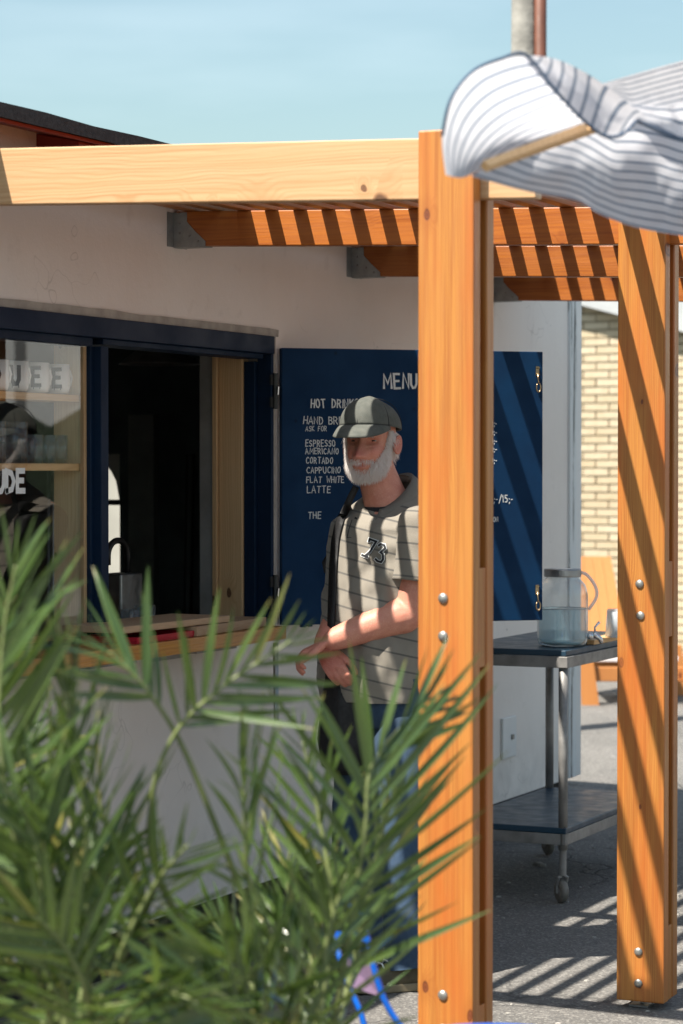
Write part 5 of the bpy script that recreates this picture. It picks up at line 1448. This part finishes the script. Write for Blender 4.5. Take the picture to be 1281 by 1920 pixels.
# each frond: survey points of its midrib, where the leaflets start, leaflet length, spacing, roll of the blade
palm(bA, [
 ([(622, 1950, 4.12), (655, 1750, 4.08), (684, 1560, 4.05), (700, 1432, 4.05), (800, 1316, 4.1)], .33, .27, .026, .25),
 ([(505, 1900, 4.1), (470, 1700, 4.05), (458, 1520, 4.0), (462, 1370, 3.98)], .38, .21, .032, 1.15),
 ([(450, 1900, 4.1), (300, 1650, 4.0), (285, 1500, 3.95), (326, 1380, 3.92), (408, 1295, 3.9), (548, 1200, 3.9)], .70, .165, .028, .1),
 ([(520, 1850, 4.1), (425, 1600, 4.0), (340, 1395, 3.95), (272, 1290, 3.9), (205, 1222, 3.88)], .72, .175, .034, .6),
 ([(600, 1900, 4.2), (625, 1720, 4.22), (600, 1540, 4.24), (568, 1390, 4.24)], .42, .19, .030, -.7),
 ([(640, 1900, 4.25), (688, 1700, 4.27), (712, 1580, 4.27), (735, 1500, 4.27)], .36, .19, .030, .9),
 ([(500, 1960, 4.0), (400, 1910, 3.9), (300, 1880, 3.85), (170, 1890, 3.8)], .25, .2, .030, .8),
 ([(560, 1950, 4.0), (510, 1860, 3.85), (430, 1800, 3.75), (350, 1800, 3.7)], .25, .2, .028, -.6),
 ([(580, 1990, 4.0), (560, 1900, 3.95), (520, 1800, 3.9), (490, 1700, 3.85)], .3, .2, .028, 1.0),
 ([(570, 1990, 4.3), (560, 1850, 4.35), (540, 1700, 4.4), (545, 1560, 4.4)], .3, .2, .028, -1.1),
 ([(590, 1990, 4.05), (600, 1860, 4.0), (618, 1740, 3.98), (650, 1640, 3.97)], .3, .2, .026, .5),
 ([(540, 1990, 3.9), (480, 1920, 3.8), (400, 1860, 3.72), (290, 1850, 3.66)], .25, .2, .026, .3),
 ([(600, 1990, 4.4), (600, 1880, 4.5), (580, 1760, 4.55), (600, 1660, 4.55)], .3, .22, .026, -.5),
 ([(560, 1990, 4.4), (490, 1880, 4.45), (440, 1790, 4.5), (400, 1730, 4.5)], .3, .2, .026, .6),
], 'bushy potted palm with fronds reaching across the orange post')
palm(bB, [
 ([(160, 1900, 3.9), (165, 1650, 3.88), (146, 1400, 3.86), (118, 1225, 3.85)], .32, .23, .026, .9),
 ([(110, 1900, 3.9), (45, 1650, 3.85), (2, 1400, 3.8), (6, 1200, 3.78), (30, 1060, 3.76)], .35, .23, .028, -.6),
 ([(130, 1900, 3.9), (90, 1740, 3.8), (60, 1560, 3.75), (-20, 1430, 3.7)], .3, .23, .028, .4),
 ([(190, 1920, 3.9), (230, 1780, 3.8), (290, 1660, 3.75), (352, 1585, 3.7)], .5, .16, .030, .2),
 ([(150, 1900, 4.0), (185, 1720, 4.0), (200, 1580, 4.0), (172, 1440, 4.0)], .3, .22, .028, -1.0),
 ([(100, 1930, 3.9), (60, 1800, 3.8), (10, 1740, 3.75), (-70, 1720, 3.7)], .25, .22, .028, .7),
 ([(170, 1950, 3.8), (160, 1850, 3.7), (110, 1760, 3.65), (40, 1700, 3.6)], .25, .22, .028, -.4),
 ([(210, 1960, 3.8), (260, 1880, 3.7), (320, 1860, 3.65), (400, 1900, 3.6)], .25, .2, .028, 1.0),
 ([(120, 1900, 3.9), (100, 1700, 3.92), (85, 1500, 3.94), (110, 1350, 3.95)], .3, .23, .028, 1.2),
 ([(170, 1950, 4.1), (200, 1850, 4.1), (250, 1760, 4.1), (260, 1690, 4.1)], .3, .19, .030, .9),
 ([(130, 1950, 4.2), (110, 1820, 4.25), (130, 1680, 4.3), (190, 1600, 4.3)], .3, .22, .026, .4),
 ([(90, 1950, 4.2), (50, 1780, 4.25), (50, 1580, 4.3), (70, 1480, 4.3)], .3, .22, .026, -1.1),
], 'bushy potted palm below the lettered window pane')
palm(bC, [
 ([(-170, 1850, 4.3), (-120, 1600, 4.25), (-60, 1350, 4.2), (-10, 1190, 4.2)], .3, .25, .028, .7),
 ([(-160, 1850, 4.3), (-90, 1650, 4.3), (-30, 1500, 4.3), (60, 1400, 4.3)], .3, .25, .028, -.8),
 ([(-150, 1900, 4.3), (-60, 1750, 4.3), (30, 1680, 4.3), (120, 1660, 4.3)], .3, .24, .028, .2),
 ([(-180, 1850, 4.3), (-150, 1550, 4.3), (-110, 1300, 4.3), (-60, 1130, 4.3)], .3, .25, .028, 1.0),
], 'potted palm half out of view beyond the leftmost fronds')
